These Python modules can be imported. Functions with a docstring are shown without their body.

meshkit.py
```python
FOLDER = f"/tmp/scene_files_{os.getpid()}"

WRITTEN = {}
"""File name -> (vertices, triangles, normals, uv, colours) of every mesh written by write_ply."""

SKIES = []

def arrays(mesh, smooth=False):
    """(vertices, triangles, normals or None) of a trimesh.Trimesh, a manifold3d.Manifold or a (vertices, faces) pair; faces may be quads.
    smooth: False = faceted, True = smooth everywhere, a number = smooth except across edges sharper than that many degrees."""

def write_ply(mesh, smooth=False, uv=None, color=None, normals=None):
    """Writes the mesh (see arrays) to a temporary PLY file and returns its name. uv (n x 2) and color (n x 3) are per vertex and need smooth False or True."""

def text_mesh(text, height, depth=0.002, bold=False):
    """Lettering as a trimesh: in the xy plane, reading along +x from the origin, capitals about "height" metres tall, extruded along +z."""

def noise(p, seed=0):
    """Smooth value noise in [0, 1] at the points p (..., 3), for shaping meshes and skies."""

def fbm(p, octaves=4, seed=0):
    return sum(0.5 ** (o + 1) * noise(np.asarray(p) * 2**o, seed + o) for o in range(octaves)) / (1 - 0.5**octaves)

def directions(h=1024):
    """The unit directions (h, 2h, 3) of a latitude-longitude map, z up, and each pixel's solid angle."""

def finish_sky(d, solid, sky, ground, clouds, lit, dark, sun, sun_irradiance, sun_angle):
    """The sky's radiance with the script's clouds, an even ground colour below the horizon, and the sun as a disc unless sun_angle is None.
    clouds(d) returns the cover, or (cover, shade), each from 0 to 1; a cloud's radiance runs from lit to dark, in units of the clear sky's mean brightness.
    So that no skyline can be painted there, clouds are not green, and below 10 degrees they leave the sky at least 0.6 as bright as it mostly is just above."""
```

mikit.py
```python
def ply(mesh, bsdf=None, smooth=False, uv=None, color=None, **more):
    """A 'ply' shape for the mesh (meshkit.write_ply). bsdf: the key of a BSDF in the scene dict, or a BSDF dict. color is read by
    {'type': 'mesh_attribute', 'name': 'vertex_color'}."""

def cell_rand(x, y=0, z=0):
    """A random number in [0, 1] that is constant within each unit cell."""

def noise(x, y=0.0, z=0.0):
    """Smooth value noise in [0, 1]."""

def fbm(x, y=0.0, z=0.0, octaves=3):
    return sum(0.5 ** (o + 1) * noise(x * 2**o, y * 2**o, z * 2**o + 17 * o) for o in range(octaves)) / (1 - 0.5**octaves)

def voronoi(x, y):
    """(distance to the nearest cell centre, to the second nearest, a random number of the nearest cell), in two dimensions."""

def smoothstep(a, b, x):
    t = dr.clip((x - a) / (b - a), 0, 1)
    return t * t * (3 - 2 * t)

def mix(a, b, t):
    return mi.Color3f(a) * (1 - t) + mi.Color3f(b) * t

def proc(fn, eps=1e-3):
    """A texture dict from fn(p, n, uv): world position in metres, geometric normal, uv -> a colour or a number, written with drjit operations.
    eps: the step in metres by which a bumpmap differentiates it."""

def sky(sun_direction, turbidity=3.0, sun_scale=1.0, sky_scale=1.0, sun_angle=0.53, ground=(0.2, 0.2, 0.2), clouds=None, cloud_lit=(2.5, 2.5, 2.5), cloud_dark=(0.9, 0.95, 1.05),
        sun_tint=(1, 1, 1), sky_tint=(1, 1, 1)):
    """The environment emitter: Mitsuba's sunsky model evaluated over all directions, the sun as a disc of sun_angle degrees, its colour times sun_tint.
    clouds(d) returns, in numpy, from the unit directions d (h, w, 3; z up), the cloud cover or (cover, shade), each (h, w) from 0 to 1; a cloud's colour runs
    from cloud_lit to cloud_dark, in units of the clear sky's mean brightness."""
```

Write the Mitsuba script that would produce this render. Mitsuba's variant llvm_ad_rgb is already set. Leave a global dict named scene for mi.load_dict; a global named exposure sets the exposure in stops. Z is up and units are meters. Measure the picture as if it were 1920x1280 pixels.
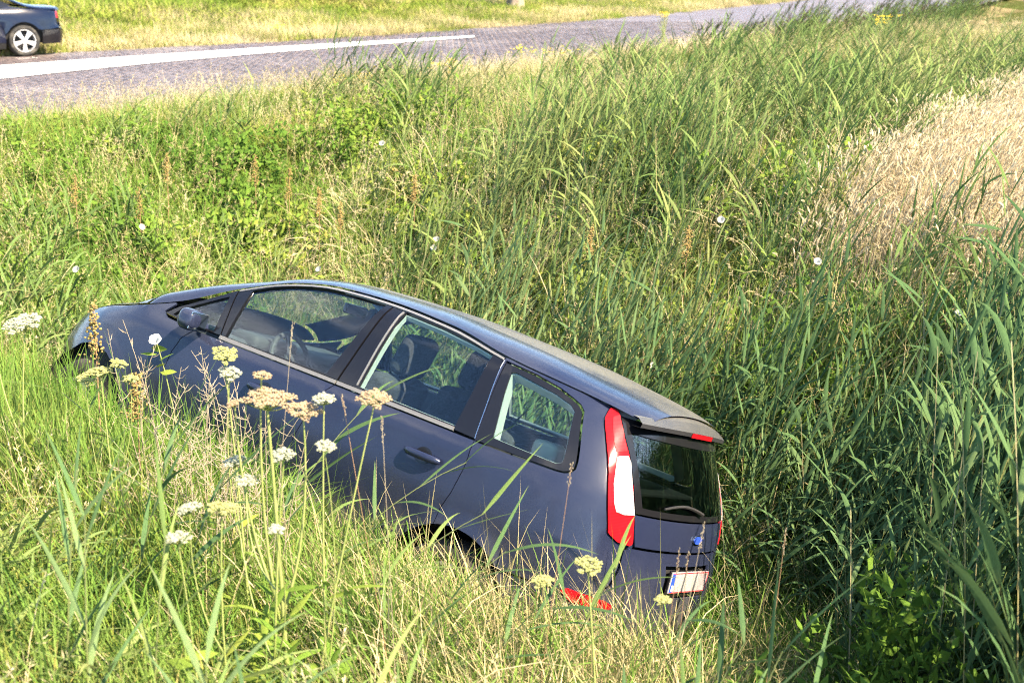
import math
import numpy as np, trimesh, shapely
import mitsuba as mi, mikit, meshkit, drjit as dr
from shapely.geometry import Polygon, box as sbox
from scipy.interpolate import PchipInterpolator
T = mi.ScalarTransform4f

# ------------------------------------------------------------------ camera, sky, exposure
PITCH = math.radians(16.289)
EYE = np.array([0.0, 0.0, 2.0796])
LOOK = np.array([0.0, math.cos(PITCH), -math.sin(PITCH)])
exposure = 3.9
scene = {'type': 'scene'}
labels = {}
scene['camera'] = {'type': 'thinlens', 'fov': 42.574, 'fov_axis': 'x', 'aperture_radius': 0.0065, 'focus_distance': 6.9,
                   'near_clip': 0.05, 'far_clip': 2000.0,
                   'to_world': T().look_at(origin=EYE.tolist(), target=(EYE + LOOK).tolist(), up=[0, 0, 1])}
SUN = np.array([0.58, -0.40, 0.71])
scene['daylight'] = mikit.sky(SUN, turbidity=3.0, ground=(0.12, 0.14, 0.06),
                              clouds=lambda d: np.clip((meshkit.fbm(d * [3.0, 3.0, 7.0] + 4.1, 5) - 0.52) * 3.0, 0, 0.7))

# ------------------------------------------------------------------ scene helpers
def number(key):
    if key not in scene and key not in labels: return key
    n = 1
    while f'{key}_{n:03d}' in scene or f'{key}_{n:03d}' in labels: n += 1
    return f'{key}_{n:03d}'
_next = {}
def fresh(key):
    """the key itself the first time, then key_001, key_002 ..."""
    n = _next.get(key, -1) + 1
    _next[key] = n
    return key if n == 0 else f'{key}_{n:03d}'
def put(key, mesh, mat, smooth=False, to_world=None, **kw):
    d = mikit.ply(mesh, mat, smooth=smooth, **kw)
    if to_world is not None: d['to_world'] = to_world
    k = fresh(key)
    scene[k] = d
    return k
def tag(key, label, category=None, group=None, kind=None):
    d = {}
    if label: d['label'] = label
    if category: d['category'] = category
    if group: d['group'] = group
    if kind: d['kind'] = kind
    labels[key] = d
def tm(v, f):
    return trimesh.Trimesh(np.asarray(v, float), np.asarray(f, int), process=False)
def join(*ms):
    return trimesh.util.concatenate([m for m in ms if m is not None])
def tab(xs, ys):
    f = PchipInterpolator(xs, ys, extrapolate=True)
    return lambda x: f(np.asarray(x, float))
def tube(pts, r, sides=6, caps=True):
    p = np.asarray(pts, float); r = np.broadcast_to(np.asarray(r, float), (len(p),))
    t = np.gradient(p, axis=0); t /= np.linalg.norm(t, axis=1, keepdims=True) + 1e-12
    ref = np.array([0, 0, 1.0]) if abs(t[0, 2]) < .9 else np.array([1.0, 0, 0])
    a = np.cross(t, ref); a /= np.linalg.norm(a, axis=1, keepdims=True) + 1e-12
    b = np.cross(t, a); g = np.arange(sides) * 2 * np.pi / sides
    v = p[:, None] + r[:, None, None] * (np.cos(g)[None, :, None] * a[:, None] + np.sin(g)[None, :, None] * b[:, None])
    i, j = np.meshgrid(np.arange(len(p) - 1), np.arange(sides), indexing='ij')
    q = np.stack([i * sides + j, (i + 1) * sides + j, (i + 1) * sides + (j + 1) % sides, i * sides + (j + 1) % sides], -1).reshape(-1, 4)
    f = np.vstack([q[:, [0, 1, 2]], q[:, [0, 2, 3]]])
    if caps:
        n = len(p); v = np.vstack([v.reshape(-1, 3), p[:1], p[-1:]])
        k = np.arange(sides)
        f = np.vstack([f, np.stack([k * 0 + n * sides, k, (k + 1) % sides], 1), np.stack([k * 0 + n * sides + 1, (n - 1) * sides + (k + 1) % sides, (n - 1) * sides + k], 1)])
    return tm(v.reshape(-1, 3), f)
def rbox(sx, sy, sz, r=.01, at=(0, 0, 0)):
    """a box with rounded edges"""
    m = trimesh.creation.icosphere(2, 1.0)
    v = m.vertices * r + np.sign(m.vertices) * (np.array([sx, sy, sz]) / 2 - r)
    h = trimesh.convex.convex_hull(v)
    h.apply_translation(at)
    return h
def revolve_y(profile, n=48):
    """profile of (radius, y) points turned about the y axis"""
    pr = np.asarray(profile, float); a = np.arange(n) * 2 * np.pi / n
    v = np.stack([pr[:, None, 0] * np.cos(a), np.broadcast_to(pr[:, 1:2], (len(pr), n)), pr[:, None, 0] * np.sin(a)], -1).reshape(-1, 3)
    i, j = np.meshgrid(np.arange(len(pr) - 1), np.arange(n), indexing='ij')
    q = np.stack([i * n + j, i * n + (j + 1) % n, (i + 1) * n + (j + 1) % n, (i + 1) * n + j], -1).reshape(-1, 4)
    return tm(v, np.vstack([q[:, [0, 1, 2]], q[:, [0, 2, 3]]]))
def mirror_y(m):
    v = np.array(m.vertices); v[:, 1] *= -1
    return tm(v, np.array(m.faces)[:, ::-1])

# ------------------------------------------------------------------ materials
noise, fbm, smoothstep, mix = mikit.noise, mikit.fbm, mikit.smoothstep, mikit.mix
def two(d): return {'type': 'twosided', 'bsdf': d}
def rgb(*c): return {'type': 'rgb', 'value': list(c)}
def principled(c, **k): return two({'type': 'principled', 'base_color': c if isinstance(c, dict) else rgb(*c), **k})
def paint_fn(base, dust, amount):
    def f(p, n, uv):
        d = fbm(p.x * 2.2, p.y * 2.2, p.z * 2.2, 4) * .78 + noise(p.x * 260, p.y * 260, p.z * 260) * .22
        up = dr.clip(n.z, 0, 1)
        low = .3105275 * (p.x + .0418) + .2454289 * (p.y - 6.589) + .9183340 * (p.z + 1.5365)      # height on the car's own body
        mud = dr.clip(smoothstep(.62, .25, low) * .35 + smoothstep(.80, .30, low) * smoothstep(.45, .75, fbm(p.x * 5, p.y * 5, p.z * 2.5, 4)) * .5, 0, 1) * smoothstep(-.1, .1, p.y - 3) * smoothstep(15, 12, p.y)
        base_ = mix(base, (.13, .12, .10), mud)
        return mix(base_, dust, dr.clip(amount * smoothstep(.30, .72, d), 0, 1) + amount * 3.0 * up * up * up * smoothstep(.25, .6, d)) if True else mix(base, dust, dr.clip(amount * smoothstep(.30, .72, d), 0, 1) + amount * 3.0 * up * up * up * smoothstep(.25, .6, d))
    return f
def M(name, d):
    scene[name] = d
M('car_paint', principled(mikit.proc(paint_fn((.012, .0165, .040), (.12, .12, .12), .045)), roughness=.16, specular=.5))
M('roof_paint', principled(mikit.proc(paint_fn((.016, .018, .028), (.10, .096, .080), .30)), roughness=.42, metallic=.2, specular=.5, clearcoat=.7, clearcoat_gloss=.85))
M('black_trim', principled((.006, .006, .008), roughness=.14, specular=.5))
M('black_gloss', principled((.008, .008, .010), roughness=.08, specular=.5))
M('black_rough', principled((.018, .018, .019), roughness=.75, specular=.3))
M('belt_trim', principled((.12, .12, .12), roughness=.35, specular=.5))
M('rubber', principled(mikit.proc(lambda p, n, uv: mix((.022, .022, .022), (.075, .07, .06), smoothstep(.4, .8, fbm(p.x * 9, p.y * 9, p.z * 9)))), roughness=.85, specular=.3))
M('alloy', principled((.62, .62, .63), roughness=.30, metallic=.85))
M('chrome', principled((.75, .75, .75), roughness=.12, metallic=1.0))
M('glass', {'type': 'thindielectric', 'int_ior': 1.5, 'specular_transmittance': rgb(.72, .84, .80)})
M('dark_glass', {'type': 'thindielectric', 'int_ior': 1.52, 'specular_transmittance': rgb(.28, .33, .30)})
def lens_fn(c):
    def f(p, n, uv):
        return mix(c, (c[0] * .55, c[1] * .55, c[2] * .55), (.5 + .5 * dr.sin(p.z * 420)) * .35 + .3 * noise(p.x * 25, p.y * 25, p.z * 14))
    return f
M('red_lens', principled(mikit.proc(lens_fn((.36, .008, .014))), roughness=.08, specular=.12))
M('pink_lens', principled(mikit.proc(lens_fn((.34, .025, .032))), roughness=.08, specular=.12))
M('clear_lens', principled(mikit.proc(lens_fn((.32, .32, .33))), roughness=.08, specular=.12))
M('lamp_glass', principled((.10, .11, .13), roughness=.1, metallic=.4, specular=.6, clearcoat=1.0))
M('plastic_grey', principled((.30, .34, .33), roughness=.6))
M('interior_dark', principled((.028, .034, .042), roughness=.7))
M('seat_cloth', principled(mikit.proc(lambda p, n, uv: mix((.020, .023, .030), (.045, .05, .06), noise(p.x * 120, p.y * 120, p.z * 120))), roughness=.9, sheen=.3))
M('light_cloth', principled((.22, .28, .31), roughness=.9))
M('headlining', principled((.34, .36, .34), roughness=.95))
M('plate_white', principled(mikit.proc(lambda p, n, uv: mix((.27, .27, .27), (.20, .15, .16), smoothstep(.45, .75, noise(p.x * 4 + 3, p.y * 4, p.z * 4)))), roughness=.35))
M('white_plastic', principled((.72, .72, .70), roughness=.4))
M('blue_print', principled((.02, .06, .35), roughness=.4))
M('red_print', principled((.5, .03, .04), roughness=.4))
M('mirror_face', principled((.7, .75, .75), roughness=.04, metallic=1.0))

# ------------------------------------------------------------------ the lie of the land
def sstep(a, b, x):
    t = np.clip((x - a) / (b - a), 0, 1)
    return t * t * (3 - 2 * t)
def smax(a, b, k): return .5 * (a + b + np.sqrt((a - b) ** 2 + k * k))
def smin(a, b, k): return .5 * (a + b - np.sqrt((a - b) ** 2 + k * k))
# road edges, near and far, found from the map of the place
ROAD_DIR = np.array([.668, .744]); ROAD_NRM = np.array([-.744, .668])   # along the road, and across it away from the ditch
road_near = tab([-40, -14, -7.05, -3.3, 2.1, 8.0, 16, 30, 60], [-14.5, 10.6, 16.9, 21.8, 29.2, 38.0, 52, 80, 150])   # y of the near edge by x
road_far = tab([-45, -25, -10.6, -4.65, 1.2, 6.8, 14.1, 26, 55], [-1, 16.8, 30.6, 37.0, 45.0, 54.5, 68.5, 94, 164])
def terrain(x, y, rough=True):
    x, y = np.asarray(x, float), np.asarray(y, float)
    s, t = .785 * x + .62 * y, -.62 * x + .785 * y
    near = smin(.207 - .43 * s, .42, .25)
    far = smin(-2.05 + .80 * (s - 6.05), .0, .5)
    d = smax(smax(near, far, .25), -2.05 + 0 * s, .12)
    flat = -.06 + 0 * s
    k = sstep(9.2, 14.5, t + .6 * np.sin(s * .9))
    z = d * (1 - k) + flat * k
    # a shallow roadside ditch on the right, where the reed belt stands
    ny = road_near(x)
    g = (ny - y)
    z = z - .55 * sstep(0.6, 2.2, g) * (1 - sstep(3.6, 6.0, g)) * sstep(-2, 3, x)
    # rising bank beyond the road
    b = y - road_far(x)
    z = z + np.clip(b - 1.5, 0, 40) * .055 * sstep(0, 2, b)
    if rough:
        z = z + .05 * (meshkit.fbm(np.stack([x * .9, y * .9, 0 * x], -1), 3, 3) - .5) * (1 - sstep(-1.2, .2, g) * (1 - sstep(-1.0, .4, b)) * 0)
    r = sstep(-.5, .1, -g) * sstep(-.5, .1, -b)                         # the road itself is level
    return z * (1 - r) + (-.10) * r
def grid_sheet(xs, ys, fn):
    X, Y = np.meshgrid(xs, ys); Z = fn(X, Y)
    n, m = len(ys), len(xs); i = np.arange(n * m).reshape(n, m)
    q = np.stack([i[:-1, :-1], i[:-1, 1:], i[1:, 1:], i[1:, :-1]], -1).reshape(-1, 4)
    return tm(np.stack([X, Y, Z], -1).reshape(-1, 3), np.vstack([q[:, [0, 1, 2]], q[:, [0, 2, 3]]]))
def axis(a, b, fine0, fine1, fine, coarse):
    return np.unique(np.round(np.r_[np.arange(a, fine0, coarse), np.arange(fine0, fine1, fine), np.arange(fine1, b + coarse, coarse)], 3))
def ground_fn(p, n, uv):
    a = fbm(p.x * .8, p.y * .8, 0, 4); b = noise(p.x * 23, p.y * 23, p.z * 23)
    straw = mix((.050, .045, .022), (.24, .19, .10), smoothstep(.35, .75, a * .6 + b * .4))
    green = mix((.030, .042, .012), (.075, .085, .025), b)
    return mix(green, straw, smoothstep(.38, .62, a))
M('soil', two({'type': 'diffuse', 'reflectance': mikit.proc(ground_fn)}))
put('ground', grid_sheet(axis(-140, 200, -9, 13, .25, 3.0), axis(-20, 320, -1, 20, .25, 3.0), terrain), 'soil', smooth=True)
tag('ground', 'grassy ground with a ditch', kind='structure')

# ------------------------------------------------------------------ the brick road
def brick_fn(p, n, uv):
    q = fbm(p.x * .5, p.y * .5, 0, 3)
    tone = uv.x
    c = mix((.095, .070, .066), (.20, .160, .150), tone * .6 + q * .4)
    grit = noise(p.x * 140, p.y * 140, p.z * 140)
    return mix(c, (.36, .32, .28), .12 * smoothstep(.55, .9, grit) + .22 * smoothstep(.5, .8, q))
M('brick', two({'type': 'roughplastic', 'diffuse_reflectance': mikit.proc(brick_fn), 'alpha': .35, 'int_ior': 1.35}))
M('joint_sand', two({'type': 'diffuse', 'reflectance': mikit.proc(lambda p, n, uv: mix((.30, .265, .22), (.20, .17, .145), noise(p.x * 30, p.y * 30)))}))
M('road_paint', two({'type': 'roughplastic', 'alpha': .3, 'diffuse_reflectance': mikit.proc(lambda p, n, uv: mix((.80, .80, .77), (.56, .54, .52), smoothstep(.60, .85, fbm(p.x * 3.5, p.y * 3.5, 0, 4) * .75 + noise(p.x * 50, p.y * 50) * .25)))}))
def strip(f0, f1, xs, z):
    """a sheet between two edges y = f0(x) and y = f1(x), sheared along the road so that both edges lie beside each other"""
    k = np.linspace(0, 1, 9)
    P = [[(x + (xx - x) * u, f0(x) + (f1(xx) - f0(x)) * u, z) for u in k] for x, xx in xs]
    v = np.array(P).reshape(-1, 3); n, m = len(xs), 9
    i = np.arange(n * m).reshape(n, m); q = np.stack([i[:-1, :-1], i[1:, :-1], i[1:, 1:], i[:-1, 1:]], -1).reshape(-1, 4)
    return tm(v, np.vstack([q[:, [0, 1, 2]], q[:, [0, 2, 3]]]))
ROAD_Z = -.02
_x = np.r_[np.arange(-40, 20, 1.0), np.arange(20, 56, 3.0)]
put('road', strip(road_near, road_far, [(x, x - 5.2 * (1 if x < 20 else 1)) for x in _x], ROAD_Z - .018), 'joint_sand')
tag('road', 'road of purplish grey clay pavers with sandy joints', kind='structure')
_r = np.random.default_rng(5)
def brick_mesh(cx, cy, ux, uy, L, Wd, dz, tx, ty):
    """one paver, bevelled on top: (vertices, faces)"""
    e = .006
    a = np.array([[-L, -Wd, -.03], [L, -Wd, -.03], [L, Wd, -.03], [-L, Wd, -.03], [-L + e, -Wd + e, 0], [L - e, -Wd + e, 0], [L - e, Wd - e, 0], [-L + e, Wd - e, 0]])
    a[4:, 2] += a[4:, 0] * tx + a[4:, 1] * ty + dz
    v = np.stack([cx + a[:, 0] * ux - a[:, 1] * uy, cy + a[:, 0] * uy + a[:, 1] * ux, ROAD_Z + a[:, 2]], -1)
    return v, np.array([[4, 5, 6], [4, 6, 7], [0, 1, 5], [0, 5, 4], [1, 2, 6], [1, 6, 5], [2, 3, 7], [2, 7, 6], [3, 0, 4], [3, 4, 7]])
def inview(x, y, z, mx=.06, my=.06):
    """is the point inside the photograph's field of view, with a margin"""
    q = np.stack([x - EYE[0], y - EYE[1], z - EYE[2]], -1)
    d = q @ LOOK; u = q[..., 0] / np.maximum(d, 1e-6); v = (q @ np.array([0, math.sin(PITCH), math.cos(PITCH)])) / np.maximum(d, 1e-6)
    return (d > .3) & (np.abs(u) < .3896 + mx) & (np.abs(v) < .2597 + my)
cand = []
L2, W2 = .103, .045; PX, PY = .222, .112
ang = math.atan2(ROAD_DIR[1], ROAD_DIR[0]) + math.radians(90)          # courses run across the road
ux, uy = math.cos(ang), math.sin(ang)
for j in range(-150, 420):
    for i in range(-60, 60):
        a, b = (i + .5 * (j % 2)) * PX, j * PY
        cand.append((a, b))
cand = np.array(cand)
bx = -8 + cand[:, 0] * ux + cand[:, 1] * ROAD_DIR[0]; by = 24 + cand[:, 0] * uy + cand[:, 1] * ROAD_DIR[1]
ok = (by > road_near(bx) + .12) & (by < road_far(bx) - .12) & inview(bx, by, 0 * bx + ROAD_Z, .02, .03) & (by < 46)
bx, by = bx[ok], by[ok]
order = np.argsort(np.hypot(bx, by)); bx, by = bx[order], by[order]
BR = [brick_mesh(x, y, ux, uy, L2 * _r.uniform(.97, 1.0), W2 * _r.uniform(.96, 1.0), _r.normal(0, .002), _r.normal(0, .012), _r.normal(0, .03)) for x, y in zip(bx, by)]
for v, f in BR[:300]:
    put('road__brick', tm(v, f), 'brick', uv=np.full((8, 2), _r.uniform(0, 1)))
if len(BR) > 300:
    vs = np.vstack([b[0] for b in BR[300:]]); fs = np.vstack([b[1] + 8 * k for k, b in enumerate(BR[300:])])
    put('road__brickwork', tm(vs, fs), 'brick', uv=np.repeat(_r.uniform(0, 1, (len(BR) - 300, 1)), 8, 0) * [[1, 1]]); labels['road__brickwork'] = {'kind': 'stuff'}
# the rest of the road, too far off to tell its pavers apart
far_x = np.r_[np.arange(5, 20, 1.0), np.arange(20, 56, 3.0)]
_fp = strip(lambda x: road_near(x) + .1, lambda x: road_far(x) - .1, [(x, x - 5.2) for x in far_x], ROAD_Z - .005)
put('road__far_paving', _fp, 'brick', uv=np.full((len(_fp.vertices), 2), .5))
# the white line, a sheet on top of the pavers
_ln = np.array([(-11.3, 19.0), (-9.17, 23.9), (-8.32, 25.75), (-7.29, 27.75), (-5.86, 30.1), (-4.13, 32.55), (-2.48, 34.8), (-1.02, 36.65)]); _lf = np.array([(-13.6, 23.5), (-10.3, 26.95), (-9.17, 28.45), (-7.9, 30.1), (-6.24, 32.1), (-4.34, 34.2), (-2.56, 35.9), (-1.04, 37.4)])
_k = np.linspace(0, 7, 50); _ip = lambda P, k: np.stack([np.interp(k, range(8), P[:, 0]), np.interp(k, range(8), P[:, 1])], -1)
_A, _B = _ip(_ln, _k), _ip(_lf, _k); _v = np.concatenate([np.c_[_A, 0 * _k + ROAD_Z + .012], np.c_[_B, 0 * _k + ROAD_Z + .012]]); _i = np.arange(49)
put('white_line', tm(_v, np.vstack([np.stack([_i, _i + 1, _i + 51], 1), np.stack([_i, _i + 51, _i + 50], 1)])), 'road_paint')
tag('white_line', 'broad white line painted on the paver road', 'road marking', kind='structure')

# ------------------------------------------------------------------ car skins: an outline at each height, s metres along it, z up
class Skin:
    def __init__(k, w, top, rear, front, XC, NR, XCF, NF, bulge, N1=40., N2=30., xhood=2.5):
        k.w, k.top, k.rear, k.front, k.XC, k.NR, k.XCF, k.NF, k.bulge, k.N1, k.N2, k.xh = w, top, rear, front, XC, NR, XCF, NF, bulge, N1, N2, xhood
        ph = np.linspace(0, np.pi / 2, 2001); k.ux, k.uy = np.cos(ph) ** (2 / NR), np.sin(ph) ** (2 / NR)
        k.ss = np.r_[0, np.cumsum(np.hypot(np.diff(k.ux) * 1.2, np.diff(k.uy) * .86))]; k.S0 = k.ss[-1]
        k.bumps = lambda x, z: 0 * x
    def closing(k, x, z):
        return (1 - np.clip(z / k.top(x), 0, 1) ** np.where(x < k.xh, k.N1, k.N2)) ** .45
    def body(k, s, z):
        s, z = np.asarray(s, float), np.asarray(z, float)
        a = np.abs(s); ux = np.interp(a, k.ss, k.ux); uy = np.interp(a, k.ss, k.uy); w = k.w(z)
        x = k.XC - (k.XC - k.rear(z)) * ux + k.bulge(z) * (uy * w) ** 2 * ux
        x = np.where(a > k.S0, k.XC + (a - k.S0), x)
        v = np.clip((x - k.XCF) / (k.front(z) - k.XCF), 0, 1)
        y = w * uy * k.closing(x, z) * (1 - v ** k.NF) ** (1 / k.NF) + k.bumps(x, z) * (a > .9)
        return np.stack([x, np.sign(s + 1e-12) * y, z], -1)
    def s_of(k, x, z):
        if x >= k.XC: return k.S0 + x - k.XC
        q = np.linspace(.35, k.S0, 1200)
        return float(np.interp(x, k.body(q, np.full(1200, z))[:, 0], q))
    def S(k, *pts):
        """points (x, z) of the left side as (s, z)"""
        return [(k.s_of(x, z), z) for x, z in pts]
    def crown(k, x, t, zg):
        """the top skin: x along the car, t from -1 to 1 across it, down to the height zg at both sides"""
        N = np.where(x < k.xh, k.N1, k.N2); zt = k.top(x)
        q0 = np.clip(zg / zt, .2, .9999); t0 = np.arccos(np.clip(q0 ** (N / 2), 0, 1)); a = np.abs(t) * t0
        z = zt * np.cos(a) ** (2 / N); w = k.w(z)
        u = np.clip((k.XC - x) / (k.XC - k.rear(z)), 0, .9999); v = np.clip((x - k.XCF) / (k.front(z) - k.XCF), 0, .9999)
        y = w * np.sin(a) ** (2 * .45) * (1 - u ** k.NR) ** (1 / k.NR) * (1 - v ** k.NF) ** (1 / k.NF)
        return np.stack([x, np.sign(t + 1e-12) * y, z], -1)
def panel(fn, poly, holes=(), step=.05, inset=.0028, thick=.012, off=0.0, flip=True):
    """a sheet of the surface fn(u, v) inside the outline, its edge turned in"""
    P = poly if hasattr(poly, 'area') else Polygon(poly, holes)
    P = P.buffer(0).buffer(-inset, join_style=1)
    if P.geom_type != 'Polygon': P = max(P.geoms, key=lambda g: g.area)
    P = P.segmentize(step * .6)
    x0, y0, x1, y1 = P.bounds
    xs = np.linspace(x0, x1, max(2, int((x1 - x0) / step) + 1)); ys = np.linspace(y0, y1, max(2, int((y1 - y0) / step) + 1))
    vs, fs, n = [], [], 0
    shapely.prepare(P)
    for i in range(len(xs) - 1):
        for j in range(len(ys) - 1):
            c = sbox(xs[i], ys[j], xs[i + 1], ys[j + 1])
            if P.contains(c):
                vs.append([(xs[i], ys[j]), (xs[i + 1], ys[j]), (xs[i + 1], ys[j + 1]), (xs[i], ys[j + 1])]); fs.append(np.array([[0, 1, 2], [0, 2, 3]]) + n); n += 4
                continue
            g = P.intersection(c)
            for h in getattr(g, 'geoms', [g]):
                if h.geom_type == 'Polygon' and h.area > 1e-8:
                    v, f = trimesh.creation.triangulate_polygon(h, engine='earcut')
                    vs.append(v); fs.append(np.asarray(f) + n); n += len(v)
    uv = np.round(np.vstack(vs), 6); f = np.vstack(fs)
    uv, inv = np.unique(uv, axis=0, return_inverse=True); f = inv.ravel()[f]
    f = f[(f[:, 0] != f[:, 1]) & (f[:, 1] != f[:, 2]) & (f[:, 0] != f[:, 2])]
    a = uv[f]; ar = np.cross(a[:, 1] - a[:, 0], a[:, 2] - a[:, 0]); f[ar < 0] = f[ar < 0][:, ::-1]
    if flip: f = f[:, ::-1]
    e = 1e-3
    def lift(q, o):
        p = fn(q[:, 0], q[:, 1])
        du = fn(q[:, 0] + e, q[:, 1]) - fn(q[:, 0] - e, q[:, 1]); dv = fn(q[:, 0], q[:, 1] + e) - fn(q[:, 0], q[:, 1] - e)
        nn = np.cross(du, dv) * (-1 if flip else 1); nn /= np.linalg.norm(nn, axis=1, keepdims=True) + 1e-12
        return p + nn * o
    parts = [tm(lift(uv, off), f)]
    if thick:
        for ring in [P.exterior, *P.interiors]:
            r = np.array(ring.coords)
            if (ring is P.exterior) != ring.is_ccw: r = r[::-1]
            if ring is not P.exterior: pass
            A, B, C = lift(r, off), lift(r, off - .15 * thick), lift(r, off - thick)
            k = len(r); i = np.arange(k - 1)
            f1 = np.vstack([np.stack([i, i + k, i + k + 1], 1), np.stack([i, i + k + 1, i + 1], 1)])
            m = tm(np.vstack([A, C]), f1 if not flip else f1[:, ::-1])
            parts.append(m)
    return join(*parts)
def disc_pts(cx, cz, r, a0, a1, n=14):
    a = np.radians(np.linspace(a0, a1, n)); return [(cx + r * math.cos(q), cz + r * math.sin(q)) for q in a]
def wheel(root, name, at, R, rim_r, spokes, width=.205, hub=.055, mat='alloy', double=False, side=1):
    """tyre and rim on an axle along y; side = 1 faces +y"""
    tr = M4 = np.eye(4); M4[:3, 3] = at
    if side < 0: M4 = M4 @ np.diag([1, -1, 1, 1.0])
    h = width / 2
    tyre = revolve_y([(rim_r, -h + .02), (rim_r + .03, -h), (R - .035, -h), (R - .012, -h + .012), (R, -h + .035), (R, h - .035), (R - .012, h - .012), (R - .035, h + .002), (rim_r + .03, h + .004), (rim_r + .008, h - .004), (rim_r - .002, h - .018)], 56)
    k = put(f'{root}__{name}', tyre, 'rubber', smooth=40, to_world=POSE[root] @ T(M4))
    rim = revolve_y([(rim_r, h - .014), (rim_r - .004, h - .006), (rim_r - .018, h - .006), (rim_r - .026, h - .022), (rim_r - .030, -h + .03)], 56)
    sp = []
    for i in range(spokes):
        a = 2 * math.pi * i / spokes + .3
        for da in ((-.13, .13) if double else (0,)):
            w0, w1 = (.020, .026) if double else (.030, .052)
            q = Polygon([(hub * .7, -w0), (rim_r - .012, -w1), (rim_r - .012, w1), (hub * .7, w0)])
            m = trimesh.creation.extrude_polygon(q, .022, engine='earcut')
            v = np.array(m.vertices); rr = v[:, 0].copy()
            v[:, 2] += -.012 * (rr / rim_r) + .006; m.vertices = v
            R3 = trimesh.transformations.rotation_matrix(a + da, [0, 0, 1]); m.apply_transform(R3)
            sp.append(m)
    hubm = trimesh.creation.cylinder(hub, .03, sections=32); hubm.apply_translation([0, 0, .012]); sp.append(hubm)
    s = join(*sp); v = np.array(s.vertices); s = tm(np.stack([v[:, 0], v[:, 2] + h - .036, -v[:, 1]], 1), s.faces)
    put(f'{k}__rim', join(rim, s), mat, smooth=35, to_world=POSE[root] @ T(M4))
    disc = trimesh.creation.cylinder(rim_r - .03, .02, sections=40); v = np.array(disc.vertices)
    put(f'{k}__brake', tm(np.stack([v[:, 0], v[:, 2] - .02, -v[:, 1]], 1), disc.faces), 'black_rough', to_world=POSE[root] @ T(M4))
    return k
POSE = {}

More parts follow.
